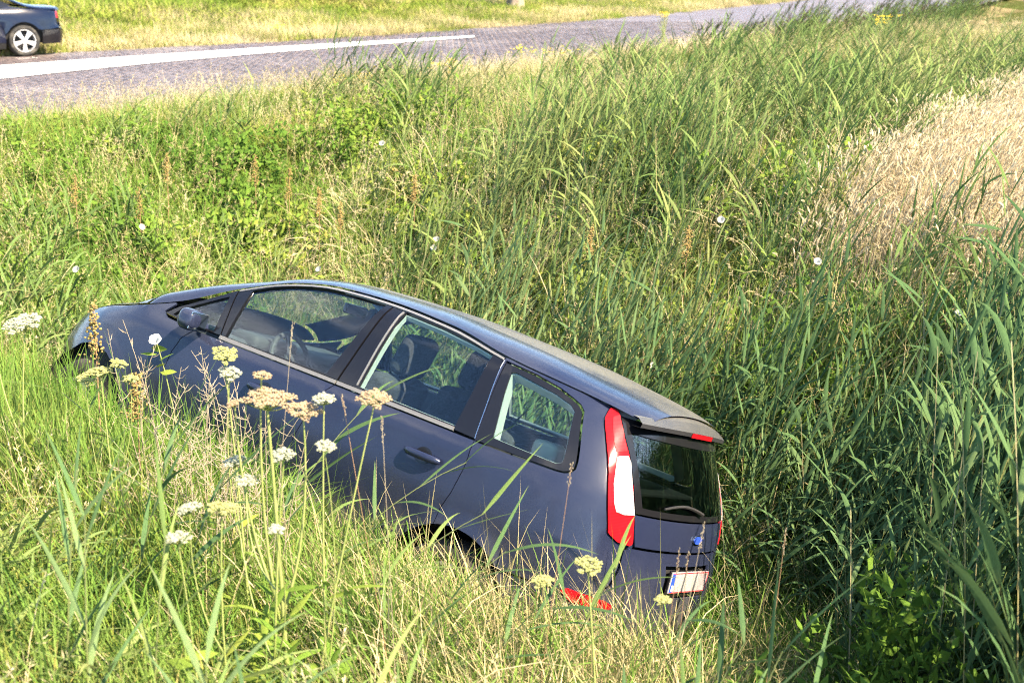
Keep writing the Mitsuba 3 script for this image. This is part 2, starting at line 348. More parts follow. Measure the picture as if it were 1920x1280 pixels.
# ------------------------------------------------------------------ the car in the ditch
Mw = np.eye(4)
Mw[:3, :3] = [[-0.8230625, -0.4755427, 0.3105275], [0.5527332, -0.7963986, 0.2454289], [0.1305918, 0.3736422, 0.9183340]]
Mw[:3, 3] = [-0.0417518, 6.589067, -1.5365256]
POSE['blue_car'] = T(Mw)
sk = Skin(tab([.15, .22, .32, .5, .7, .86, .98, 1.06, 1.2, 1.35, 1.45, 1.54, 1.62], [.80, .845, .875, .898, .910, .903, .888, .865, .805, .735, .685, .635, .58]),
          tab([-1.0, -.72, -.55, -.25, .1, .45, .8, 1.15, 1.4, 1.65, 1.9, 2.2, 2.36, 2.55, 2.68, 2.9, 3.15, 3.3, 3.4, 3.48, 3.6], [1.40, 1.462, 1.50, 1.545, 1.585, 1.605, 1.62, 1.615, 1.605, 1.565, 1.475, 1.36, 1.285, 1.19, 1.115, 1.045, .955, .86, .76, .64, .4]),
          tab([.15, .25, .4, .55, .68, .74, .9, .97, 1.1, 1.25, 1.38, 1.45, 1.6], [-.805, -.875, -.915, -.93, -.925, -.91, -.89, -.875, -.835, -.78, -.725, -.695, -.645]),
          tab([.15, .3, .5, .65, .8, 1.0, 1.6], [3.30, 3.42, 3.48, 3.47, 3.40, 3.30, 3.0]), .35, 5.5, 2.2, 2.9, tab([.1, .9, 1.15, 1.35, 1.6], [.20, .20, .23, .28, .28]))
def bumps(x, z):
    g = 0
    for cx, cz, r in ((-.02, .22, .385), (2.76, .40, .35)):
        d = np.hypot(x - cx, z - cz) - r
        g = g + .016 * np.exp(-(np.clip(d, 0, 9) / .045) ** 2) * (z > .1)
    g = g + .010 * np.exp(-((z - .985) / .03) ** 2) * sstep(-.5, .2, x) * (1 - sstep(2.2, 2.8, x))   # shoulder line
    g = g - .012 * np.exp(-((z - .47) / .09) ** 2) * sstep(.5, .9, x) * (1 - sstep(1.9, 2.2, x))      # hollow above the sill
    return g
sk.bumps = bumps
zgap = tab([-.72, -.5, .165, .574, .98, 1.374, 1.67, 1.961, 2.27, 2.5, 2.7, 3.0, 3.3, 3.45], [1.375, 1.418, 1.482, 1.539, 1.556, 1.539, 1.474, 1.345, 1.17, 1.085, 1.03, .945, .78, .60])
B = 'blue_car'
def both(name, mat, poly, holes=(), parent=B, smooth=30, label=None, **kw):
    """a panel on the left side and its mirror image on the right"""
    m = panel(sk.body, poly, holes, **kw)
    ks = []
    for mm in (m, mirror_y(m)):
        k = put(f'{parent}__{name}', mm, mat, smooth=smooth, to_world=POSE[B]); ks.append(k)
    return ks
def bput(name, mesh, mat, parent=B, smooth=30): return put(f'{parent}__{name}', mesh, mat, smooth=smooth, to_world=POSE[B])
s_ = sk.s_of
# body sides
BG = [(.978, 1.545), (.998, 1.045), (1.030, 1.0), (1.10, .80), (1.125, .70), (1.10, .45), (1.02, .27)]            # shut line between the doors
RD = [(.165, 1.478), (.069, 1.043), (.060, .97), (.062, .889), (.083, .759), (.115, .669)]                         # shut line behind the rear door
FF = [(2.062, 1.046), (2.123, .971), (2.154, .886), (2.172, .694), (2.16, .45), (2.12, .27)]                       # shut line before the front door
rarc = disc_pts(-.02, .22, .385, 69, 15); rarc2 = disc_pts(-.02, .22, .385, 133, 69)
both('front_door', 'car_paint', sk.S(*BG[1:], *FF[::-1]))
both('rear_door', 'car_paint', sk.S(*RD[1:], (.118, .58), *rarc[2:], (.345, .27), *BG[:0:-1]))
TLL = [(.826, 1.418), (.835, 1.356), (.807, 1.274), (.763, 1.113), (.738, .95), (.713, .843), (.662, .812)]
gapl = [(x, float(zgap(x))) for x in (.08, -.08, -.22, -.36)]
both('rear_wing', 'car_paint', sk.S((.165, 1.482), *gapl) + TLL + [(.62, .79), (.628, .70), (.655, .60), (.72, .535)] + sk.S((-.5, .51), (-.29, .50)) + sk.S(*rarc2) + sk.S((.118, .58), *RD[::-1]),
     holes=[sk.S((.150, 1.462), (-.05, 1.448), (-.20, 1.425), (-.290, 1.400), (-.345, 1.380), (-.376, 1.355), (-.395, 1.31), (-.475, 1.12), (-.482, 1.085), (-.470, 1.062), (-.44, 1.050), (-.40, 1.046), (.062, 1.040))])
farc = disc_pts(2.76, .40, .35, 205, 0)
both('front_wing', 'car_paint', sk.S(*FF[::-1], (2.30, 1.058), (2.342, 1.085), (2.298, 1.14), (2.305, 1.153), (2.4, 1.118), (2.5, 1.083), (2.7, 1.028), (2.85, .99), (3.0, .943), (3.1, .90), (3.17, .86), (3.14, .62)) + sk.S(*farc[::-1]) + sk.S((2.42, .25), (2.12, .25)))
both('sill', 'black_rough', sk.S((2.40, .26), (2.40, .17), (.37, .17), (.345, .26)), thick=.03)
both('front_bumper', 'car_paint', sk.S((3.145, .62), (3.115, .42), (3.08, .2), (3.25, .2), (3.395, .3), (3.455, .5), (3.455, .62)))
both('headlight', 'lamp_glass', sk.S((3.165, .835), (3.15, .63), (3.44, .63), (3.40, .70), (3.30, .79)))
both('shell', 'black_rough', sk.S((-.45, .52), (-.60, 1.0), (2.55, 1.0), (3.1, .85), (3.35, .6), (3.3, .22), (.4, .22), *disc_pts(-.02, .22, .40, 15, 130)), off=-.025, thick=0, step=.12)
# lower skin under the glass: the window frames of the doors
both('window_frame', 'black_trim', sk.S((1.871, 1.070), (1.0, 1.072), (.99, 1.30), (.978, 1.550), (1.18, 1.550), (1.374, 1.536), (1.53, 1.508), (1.67, 1.470), (1.82, 1.41), (1.958, 1.342)),
     holes=[sk.S((1.838, 1.074), (1.084, 1.086), (1.055, 1.30), (1.022, 1.534), (1.208, 1.532), (1.423, 1.510), (1.545, 1.486), (1.644, 1.458), (1.77, 1.41), (1.868, 1.360))], inset=.002, thick=.03)
both('window_frame', 'black_trim', sk.S((.992, 1.072), (.066, 1.050), (.110, 1.25), (.163, 1.476), (.35, 1.507), (.574, 1.533), (.80, 1.548), (.970, 1.549), (.982, 1.30)),
     holes=[sk.S((.850, 1.084), (.210, 1.076), (.222, 1.25), (.240, 1.468), (.42, 1.496), (.60, 1.515), (.874, 1.528), (.865, 1.30))], inset=.002, thick=.03)
both('window_frame', 'black_trim', sk.S((2.055, 1.062), (1.875, 1.068), (1.962, 1.340), (2.034, 1.288), (2.15, 1.21), (2.268, 1.135), (2.335, 1.075)),
     holes=[sk.S((2.04, 1.076), (1.935, 1.078), (1.985, 1.285), (2.034, 1.255), (2.15, 1.182), (2.245, 1.118), (2.27, 1.085))], inset=.002, thick=.03)
gl = lambda name, mat, pts, off=-.012: both(name, mat, sk.S(*pts), inset=-.006, thick=0, off=off, step=.08)
gl('side_window', 'glass', [(1.838, 1.074), (1.084, 1.086), (1.055, 1.30), (1.022, 1.534), (1.208, 1.532), (1.423, 1.510), (1.545, 1.486), (1.644, 1.458), (1.77, 1.41), (1.868, 1.360)])
gl('side_window', 'glass', [(.850, 1.084), (.210, 1.076), (.222, 1.25), (.240, 1.468), (.42, 1.496), (.60, 1.515), (.874, 1.528), (.865, 1.30)])
gl('side_window', 'glass', [(2.04, 1.076), (1.935, 1.078), (1.985, 1.285), (2.034, 1.255), (2.15, 1.182), (2.245, 1.118), (2.27, 1.085)])
QO = [(.144, 1.456), (-.05, 1.442), (-.20, 1.419), (-.286, 1.394), (-.340, 1.374), (-.369, 1.352), (-.388, 1.31), (-.467, 1.12), (-.474, 1.088), (-.463, 1.068), (-.437, 1.056), (-.40, 1.052), (.066, 1.046)]
QI = [(.085, 1.418), (.06, 1.425), (-.20, 1.392), (-.300, 1.366), (-.335, 1.340), (-.405, 1.12), (-.408, 1.092), (-.385, 1.080), (-.02, 1.088), (-.012, 1.10)]
both('quarter_window', 'black_gloss', sk.S(*QO), holes=[sk.S(*QI)], inset=.001, thick=.012, off=-.003)
gl('side_window', 'glass', QI, off=-.008)
def lining(pts, depth, w=.010, off=-.016):
    """the light trim round a window opening, seen through the glass: a turned-in band"""
    P = Polygon(sk.S(*pts)); R_ = P.buffer(w).difference(P.buffer(-.004))
    return panel(sk.body, R_, inset=0, thick=depth, off=off, step=.08)
for mm, mat in ((lining(QI, .075), 'plastic_grey'), (lining([(.850, 1.084), (.210, 1.076), (.222, 1.25), (.240, 1.468), (.42, 1.496), (.60, 1.515), (.874, 1.528), (.865, 1.30)], .03), 'plastic_grey')):
    bput('window_lining', mm, mat); bput('window_lining', mirror_y(mm), mat)
both('belt_strip', 'belt_trim', sk.S((1.872, 1.070), (1.872, 1.047), (1.0, 1.049), (1.0, 1.070)), inset=.001, off=.006)
both('belt_strip', 'belt_trim', sk.S((.990, 1.070), (.990, 1.049), (.205, 1.047), (.205, 1.068)), inset=.001, off=.006)
both('frame_strip', 'belt_trim', sk.S(*[(x, float(zgap(x)) - .009) for x in np.linspace(.17, 1.95, 22)], *[(x, float(zgap(x)) - .021) for x in np.linspace(1.95, .17, 22)]), inset=.001, off=.004)
both('frame_strip', 'belt_trim', sk.S((.872, 1.085), (.860, 1.085), (.876, 1.30), (.884, 1.526), (.896, 1.527), (.888, 1.30)), inset=.0005, off=.003)
both('frame_strip', 'chrome', sk.S((.0725, 1.050), (.0690, 1.050), (.113, 1.25), (.1605, 1.466), (.164, 1.466), (.1165, 1.25)), inset=0, off=.002)
# door handles: a scooped cup with the grip across it
def handle(cx, cz):
    cup = panel(sk.body, Polygon(sk.S(*[(cx + .050 * math.cos(a), cz + .044 * math.sin(a)) for a in np.linspace(0, 2 * math.pi, 20)[:-1]])), inset=0, thick=.006, off=.0035, step=.02)
    x = np.linspace(cx - .105, cx + .105, 14); p = sk.body(np.array([s_(q, cz) for q in x]), np.full(14, cz))
    lift = .036 * (1 - np.abs((x - cx) / .105) ** 4) + .004
    p[:, 1] += lift
    r = .021 * (1 - .25 * np.abs((x - cx) / .105) ** 6)
    bar = tube(p, r, 10); v = np.array(bar.vertices); v[:, 1] = p[:, 1].mean() + (v[:, 1] - p[:, 1].mean()) * .75; bar.vertices = v
    return cup, bar
for cx, parent in ((.308, 'rear_door'), (1.42, 'front_door')):
    cup, bar = handle(cx, .880)
    for k, f in (('', lambda m: m), ('_001', mirror_y)):
        put(f'{B}__{parent}{k}__handle_cup', f(cup), 'black_gloss', smooth=30, to_world=POSE[B])
        put(f'{B}__{parent}{k}__handle', f(bar), 'car_paint', smooth=40, to_world=POSE[B])
# roof, pillars, bonnet
def top_patch(x0, x1, nx, t0, t1, nt, off=0.0, zfn=None, thick=True):
    xs = np.linspace(x0, x1, nx); ts = np.linspace(t0, t1, nt)
    X, Tt = np.meshgrid(xs, ts, indexing='ij')
    P = sk.crown(X, Tt, (zfn or zgap)(X) + .004)
    e = 1e-3
    du = sk.crown(X + e, Tt, zgap(X + e)) - sk.crown(X - e, Tt, zgap(X - e)); dv = sk.crown(X, np.clip(Tt + e, -1, 1), zgap(X)) - sk.crown(X, np.clip(Tt - e, -1, 1), zgap(X))
    nn = np.cross(du, dv); nn /= np.linalg.norm(nn, axis=-1, keepdims=True) + 1e-9
    P = P + nn * off
    i = np.arange(nx * nt).reshape(nx, nt); q = np.stack([i[:-1, :-1], i[1:, :-1], i[1:, 1:], i[:-1, 1:]], -1).reshape(-1, 4)
    return tm(P.reshape(-1, 3), np.vstack([q[:, [0, 1, 2]], q[:, [0, 2, 3]]]))
XW = 1.62                                                                  # where roof and windscreen meet
RT = .50
bput('roof', top_patch(-.665, XW, 60, -RT, RT, 31), 'roof_paint')
for a, b in ((RT, 1), (-1, -RT)):
    bput('roof_rail', top_patch(-.665, XW, 60, a, b, 16, off=.001), 'car_paint')
    a2, b2 = (.62, 1) if a > 0 else (-1, -.62)
    bput('windscreen_pillar', top_patch(XW + .003, 2.50, 30, a2, b2, 10), 'car_paint')
bput('headlining', top_patch(-.60, XW, 20, -.97, .97, 17, off=-.045), 'headlining')
bput('windscreen', top_patch(XW + .003, 2.52, 20, -.63, .63, 15, off=-.006), 'glass')
bput('windscreen_band', top_patch(XW - .03, XW + .06, 4, -.66, .66, 15, off=-.012), 'black_rough')
bput('bonnet', top_patch(2.53, 3.42, 30, -.985, .985, 25), 'car_paint')
bput('underbody', rbox(3.9, 1.45, .06, .02, (1.35, 0, .30)), 'black_rough')
bput('bulkhead', rbox(.05, 1.6, .62, .02, (2.32, 0, .66)), 'interior_dark')
# tail
TLP = Polygon(TLL + [(.574, .805), (.590, .88), (.624, 1.066), (.676, 1.225), (.740, 1.356), (.778, 1.407)]).buffer(-.02).buffer(.02)
both('tail_light', 'red_lens', TLP, inset=.003, thick=.03, off=.010, step=.03)
for k in ('', '_001'):
    f = mirror_y if k else (lambda m: m)
    put(f'{B}__tail_light{k}__white_lens', f(panel(sk.body, [(.739, 1.195), (.722, 1.205), (.682, 1.215), (.665, 1.19), (.632, 1.066), (.604, .955), (.660, .945), (.700, .95), (.716, .99), (.731, 1.072)], inset=.001, thick=.008, off=.0135, step=.03)), 'clear_lens', smooth=30, to_world=POSE[B])
    put(f'{B}__tail_light{k}__upper_lens', f(panel(sk.body, [(.795, 1.37), (.765, 1.265), (.745, 1.215), (.690, 1.235), (.725, 1.325), (.765, 1.39)], inset=.001, thick=.006, off=.0125, step=.03)), 'pink_lens', smooth=30, to_world=POSE[B])
both('tail_light_surround', 'car_paint', Polygon(TLL + [(.574, .805), (.590, .88), (.624, 1.066), (.676, 1.225), (.740, 1.356), (.778, 1.407)]).buffer(.012), inset=0, thick=0, off=-.012, step=.04)
mir = lambda pts: pts + [(-a, b) for a, b in pts[::-1]]
bput('tailgate', panel(sk.body, mir([(.560, .808), (.583, .88), (.600, .962), (.0, .950)][:3])), 'car_paint')
bput('tailgate_frame', panel(sk.body, mir([(.596, .966), (.618, 1.066), (.670, 1.225), (.735, 1.356), (.762, 1.392)]), inset=.002, thick=.02,
     holes=[mir([(.555, 1.000), (.575, 1.066), (.622, 1.20), (.672, 1.325)])[::-1]]), 'black_gloss')
bput('rear_window', panel(sk.body, mir([(.555, 1.000), (.575, 1.066), (.622, 1.20), (.672, 1.325)]), inset=-.01, thick=0, off=-.006), 'dark_glass')
bput('rear_bumper', panel(sk.body, mir([(s_(-.30, .22) , .22)] + sk.S((-.345, .40), (-.285, .494), (-.5, .503)) + [(.716, .528), (.650, .597), (.622, .70), (.614, .786), (.565, .800)]), holes=[mir([(.285, .575), (.285, .735)])[::-1]]), 'car_paint')
bput('bumper_recess', panel(sk.body, mir([(.31, .55), (.31, .76)]), inset=0, thick=0, off=-.03), 'black_rough')
bput('tail_shell', panel(sk.body, mir([(.75, .3), (.75, .95)]), inset=0, thick=0, off=-.045, step=.12), 'black_rough')
both('reflector', 'red_lens', [(.635, .478), (.60, .51), (.655, .528), (.83, .540), (.86, .515), (.80, .478)], inset=.002, off=.008, step=.03)
# spoiler: the roof carried on past the glass
n = 25; yy = np.linspace(-.60, .60, n); e = (yy / .60) ** 2
p0 = np.stack([-.640 + 0 * yy + .05 * e, yy * .985, sk.top(-.640) - .006 - .060 * e], 1)
p1 = np.stack([-.748 + .095 * e * np.abs(yy / .6) ** .5, yy, 1.408 - .018 * e], 1)
p2 = p1 + [0.004, 0, -.022]
p3 = np.stack([-.655 + .06 * e, yy * .98, 1.385 - .02 * e], 1)
mid = .5 * (p0 + p1) + [0, 0, .010]
rows = np.stack([p0, mid, p1, p2, p3]); i = np.arange(5 * n).reshape(5, n)
q = np.stack([i[:-1, :-1], i[:-1, 1:], i[1:, 1:], i[1:, :-1]], -1).reshape(-1, 4)
bput('spoiler', tm(rows.reshape(-1, 3), np.vstack([q[:, [0, 1, 2]], q[:, [0, 2, 3]]])), 'roof_paint', smooth=35)
c_ = slice(9, 16)
br = np.stack([p1[c_] + [-.003, 0, -.001], p2[c_] + [-.004, 0, -.004]]); i = np.arange(14).reshape(2, 7)
q = np.stack([i[:-1, :-1], i[:-1, 1:], i[1:, 1:], i[1:, :-1]], -1).reshape(-1, 4)
k = bput('brake_light', tm(br.reshape(-1, 3), np.vstack([q[:, [0, 1, 2]], q[:, [0, 2, 3]]])), 'red_lens', parent=f'{B}__spoiler', smooth=False)
# badge, number plate, wiper
P0 = sk.body(np.array([0.0]), np.array([.878]))[0]
ov = trimesh.creation.cylinder(.5, 1, sections=40); v = np.array(ov.vertices)
bput('badge', tm(np.stack([P0[0] - .004 + v[:, 2] * .008, v[:, 0] * .125, .878 + v[:, 1] * .052], 1), ov.faces), 'chrome', parent=f'{B}__tailgate', smooth=30)
bput('badge_face', tm(np.stack([P0[0] - .0085 + v[:, 2] * .004, v[:, 0] * .112, .878 + v[:, 1] * .041], 1), ov.faces), 'blue_print', parent=f'{B}__tailgate', smooth=30)
PX_ = float(sk.body(np.array([0.0]), np.array([.655]))[0, 0])
tilt = trimesh.transformations.rotation_matrix(math.radians(3), [0, 1, 0])
def plate_part(name, m, mat, parent=None):
    m = m.copy(); m.apply_transform(tilt); m.apply_translation([PX_ + .012, -.02, .655])
    return bput(name, m, mat, parent=parent or B, smooth=False)
pk = plate_part('number_plate', rbox(.010, .52, .112, .004), 'plate_white')
plate_part('plate_holder', rbox(.012, .536, .142, .004, (.010, 0, -.010)), 'black_trim')
plate_part('country_band', rbox(.003, .042, .104, .0012, (-.0052, .235, 0)), 'blue_print', parent=pk)
tx = meshkit.text_mesh('B', .030, .0012, bold=True); v = np.array(tx.vertices)
plate_part('country_letter', tm(np.stack([-.0068 - v[:, 2], .246 - v[:, 0], v[:, 1] - .042], 1), tx.faces), 'white_plastic', parent=pk)
plate_part('plate_border', join(rbox(.003, .51, .005, .001, (-.0052, 0, .050)), rbox(.003, .51, .005, .001, (-.0052, 0, -.050)), rbox(.003, .005, .10, .001, (-.0052, -.254, 0))), 'red_print', parent=pk)
wp = sk.body(np.linspace(.0, .42, 8), 1.012 + .03 * np.sin(np.linspace(0, 3, 8))); wp[:, 0] -= .018
bput('rear_wiper', tube(wp, np.linspace(.011, .006, 8), 6), 'black_rough')
pipe = tube(np.array([[-.70, .52, .245], [-.86, .52, .245], [-.90, .52, .243]]), .030, 16, caps=False)
bput('exhaust', pipe, 'chrome')
# mirrors on the doors
for sgn in (1, -1):
    h = rbox(.13, .17, .125, .05); v = np.array(h.vertices); v[:, 0] -= .20 * np.clip(v[:, 1] + .02, -.1, .1); h.vertices = v
    h.apply_translation([2.03, .965, 1.105])
    arm = tube(np.array([[2.02, .84, 1.075], [2.03, .92, 1.075]]), .028, 10)
    g = rbox(.006, .14, .10, .003); g.apply_translation([1.968, .965, 1.107])
    f = (lambda m: m) if sgn > 0 else mirror_y
    k = bput('door_mirror', f(join(h, arm)), 'car_paint')
    bput('mirror_glass', f(g), 'mirror_face', parent=k, smooth=False)
# inside
def seat(x, y, w):
    k = bput('seat', join(rbox(.52, w, .20, .07, (x + .22, y, .52)), ), 'seat_cloth')
    bk = rbox(.16, w * .96, .68, .06); bk.apply_transform(trimesh.transformations.rotation_matrix(math.radians(-18), [0, 1, 0])); bk.apply_translation([x - .13, y, .84])
    bput('seat_back', bk, 'seat_cloth', parent=k)
    hr = rbox(.12, .28, .25, .055); hr.apply_transform(trimesh.transformations.rotation_matrix(math.radians(-14), [0, 1, 0])); hr.apply_translation([x - .255, y, 1.30])
    posts = join(*[tube(np.array([[x - .25, y + d, 1.25], [x - .215, y + d, 1.12]]), .007, 6) for d in (-.06, .06)])
    bput('head_restraint', join(hr, posts), 'seat_cloth', parent=k)
for y in (.37, -.37): seat(1.15, y, .50)
for y in (.42, 0, -.42):
    k = bput('seat', rbox(.48, .40, .18, .06, (.50, y, .55)), 'seat_cloth')
    bk = rbox(.14, .40, .62, .05); bk.apply_transform(trimesh.transformations.rotation_matrix(math.radians(-20), [0, 1, 0])); bk.apply_translation([.16, y, .82])
    bput('seat_back', bk, 'seat_cloth', parent=k)
bput('parcel_shelf', rbox(.55, 1.25, .025, .01, (-.30, 0, 1.01)), 'interior_dark')
bput('child_seat', rbox(.16, .13, .12, .035, (-.16, .50, 1.075)), 'plastic_grey')
dash = rbox(.50, 1.50, .24, .08); dash.apply_translation([2.12, 0, .95]); bput('dashboard', dash, 'interior_dark')
cowl = rbox(.22, .42, .10, .045); cowl.apply_translation([1.95, .38, 1.065]); bput('instrument_cowl', cowl, 'interior_dark')
rg = trimesh.creation.torus(.185, .016, 40, 10); sw = join(rg, rbox(.13, .10, .03, .014), *[tube(np.array([[0, 0, 0], [.18 * math.cos(a), .18 * math.sin(a), 0]]), .014, 6) for a in (.1, math.pi - .1, math.pi * 1.5)])
sw.apply_transform(trimesh.transformations.rotation_matrix(math.radians(-65), [0, 1, 0])); sw.apply_translation([1.72, .37, 1.00])
bput('steering_wheel', sw, 'interior_dark')
bput('inside_mirror', rbox(.03, .23, .065, .014, (1.66, 0, 1.42)), 'black_trim')
vis = rbox(.02, .34, .16, .009); vis.apply_transform(trimesh.transformations.rotation_matrix(math.radians(62), [0, 1, 0])); vis.apply_translation([1.66, -.36, 1.475]); bput('sun_visor', vis, 'light_cloth')
bput('door_card', rbox(1.7, .04, .6, .018, (1.1, .82, .74)), 'interior_dark'); bput('door_card', rbox(1.7, .04, .6, .018, (1.1, -.82, .74)), 'interior_dark')
jk = rbox(.26, .30, .05, .022); jk.apply_translation([1.45, .36, .66]); bput('seat_cover', jk, 'light_cloth')
jk = rbox(.10, .34, .34, .04); jk.apply_transform(trimesh.transformations.rotation_matrix(math.radians(-18), [0, 1, 0])); jk.apply_translation([1.10, .36, .98]); bput('seat_cover', jk, 'light_cloth')
bput('grab_handle', tube(np.array([[.55, -.60, 1.49], [.52, -.57, 1.455], [.36, -.57, 1.45], [.33, -.60, 1.48]]), .011, 8), 'plastic_grey')
# wheels
for x, z in ((-.02, .22), (2.76, .34)):
    for sgn in (1, -1): wheel(B, 'wheel', (x, sgn * .775, z), .315, .205, 7, side=sgn)
    for sgn in (1, -1):
        a = np.linspace(0, 2 * math.pi, 30); ln_ = revolve_y([(.40, .55), (.40, .86)], 40)
        v = np.array(ln_.vertices); v[:, 1] *= sgn; v[:, 0] *= .96; v[:, 2] *= .96; v[:, 0] += x; v[:, 2] += z + .0
        keep = (v[ln_.faces][:, :, 2] > .30).all(1)
        bput('wheel_arch', tm(v, ln_.faces[keep]), 'black_rough')
tag(B, 'dark blue people carrier tipped tail down into the overgrown ditch', 'car')
labels[f'{B}__roof'] = {'label': 'dusty greyish roof'}
labels[f'{B}__tail_light__white_lens'] = {'label': 'white lower part of the tail light'}

# ------------------------------------------------------------------ plants: leaves as thin curved blades
def thin(fn, rough=.5, trans=.5, **k):
    return {'type': 'principledthin', 'base_color': mikit.proc(fn), 'roughness': rough, 'diff_trans': trans, 'eta': 1.45, **k}
def ramp(stops, t):
    c = mi.Color3f(stops[0][1])
    for (a, ca), (b, cb) in zip(stops[:-1], stops[1:]):
        c = mix(c, cb, dr.clip((t - a) / (b - a), 0, 1))
    return c
def leaf_fn(stops, dry, patch=.50, scale=.7, tip=.35, seed=0.0):
    def f(p, n, uv):
        q = fbm(p.x * scale + seed, p.y * scale, 0, 3)
        c = ramp(stops, dr.clip(uv.x * (1 - patch) + patch * smoothstep(.25, .75, q), 0, 1))
        t = smoothstep(.75, 1.0, uv.y) * tip + .5 * tip * (1 - smoothstep(0, .25, uv.y))
        return mix(c, dry, t * (.4 + .6 * mikit.cell_rand(uv.x * 997)))
    return f
M('grass_blade', thin(leaf_fn([(0, (.075, .14, .020)), (.40, (.16, .22, .035)), (.70, (.25, .265, .06)), (.88, (.36, .30, .12)), (1, (.46, .38, .20))], (.40, .33, .16))))
M('green_blade', thin(leaf_fn([(0, (.06, .14, .025)), (.5, (.11, .20, .036)), (1, (.17, .24, .06))], (.30, .28, .10), tip=.2)))
M('dry_blade', thin(leaf_fn([(0, (.20, .21, .07)), (.35, (.38, .32, .16)), (1, (.58, .50, .32))], (.55, .47, .30)), trans=.5))
M('reed_leaf', thin(leaf_fn([(0, (.060, .110, .034)), (.5, (.120, .180, .055)), (.85, (.21, .25, .085)), (1, (.36, .31, .11))], (.28, .24, .09), patch=.45, tip=.25), rough=.30, trans=.45))
M('tall_reed_leaf', thin(leaf_fn([(0, (.042, .085, .034)), (.5, (.080, .140, .056)), (.85, (.155, .215, .088)), (1, (.32, .29, .11))], (.28, .24, .09), patch=.3, tip=.25), rough=.30, trans=.4))
M('reed_stem', two({'type': 'roughplastic', 'alpha': .3, 'diffuse_reflectance': mikit.proc(leaf_fn([(0, (.07, .11, .03)), (.6, (.15, .17, .06)), (1, (.30, .24, .12))], (.3, .25, .12), patch=.2))}))
M('herb_leaf', thin(leaf_fn([(0, (.050, .110, .020)), (.5, (.12, .20, .032)), (.85, (.22, .26, .05)), (1, (.32, .25, .08))], (.22, .19, .06), tip=.1), rough=.42, trans=.5))
M('plume', thin(leaf_fn([(0, (.060, .045, .038)), (.6, (.105, .080, .062)), (1, (.20, .16, .11))], (.2, .16, .12), patch=.2), rough=.7, trans=.5))
M('wheat_straw', thin(leaf_fn([(0, (.42, .34, .20)), (.5, (.54, .45, .29)), (1, (.60, .52, .37))], (.7, .6, .45), patch=.25), trans=.4))
M('white_petal', thin(lambda p, n, uv: mix((.48, .48, .47), (.42, .44, .38), uv.x), trans=.6))
M('cream_umbel', principled(mikit.proc(lambda p, n, uv: mix((.29, .29, .24), (.20, .22, .12), noise(p.x * 160, p.y * 160, p.z * 160))), roughness=.8))
M('seed_umbel', principled(mikit.proc(lambda p, n, uv: mix((.23, .185, .095), (.26, .175, .115), noise(p.x * 90, p.y * 90, p.z * 90))), roughness=.8))
M('green_umbel', principled(mikit.proc(lambda p, n, uv: mix((.19, .21, .06), (.27, .26, .10), noise(p.x * 120, p.y * 120, p.z * 120))), roughness=.8))
M('green_stem', principled(mikit.proc(lambda p, n, uv: mix((.16, .21, .05), (.27, .28, .10), noise(p.x * 40, p.y * 40, p.z * 14))), roughness=.5))
M('pale_stem', principled(mikit.proc(lambda p, n, uv: mix((.24, .19, .12), (.34, .29, .20), noise(p.x * 60, p.y * 60, p.z * 20))), roughness=.7))
M('rust_stem', principled(mikit.proc(lambda p, n, uv: mix((.22, .12, .06), (.32, .20, .11), noise(p.x * 40, p.y * 40, p.z * 20))), roughness=.7))
M('brown_seed', principled(mikit.proc(lambda p, n, uv: mix((.12, .08, .025), (.33, .24, .07), noise(p.x * 110, p.y * 110, p.z * 110))), roughness=.8))
M('yellow_petal', thin(lambda p, n, uv: mix((.80, .58, .03), (.70, .44, .02), uv.x), trans=.5))
PROF = {'grass': lambda u: np.minimum(1, .55 + 2.2 * u) * np.sqrt(np.clip(1 - u ** 1.6, 0, 1)),
        'reed': lambda u: np.minimum(1, .30 + 3.2 * u) * np.clip(1 - u ** 2.2, 0, 1),
        'oval': lambda u: np.sin(np.pi * np.clip(u, 0, 1) ** .75) ** .8,
        'stem': lambda u: 1 - .55 * u}
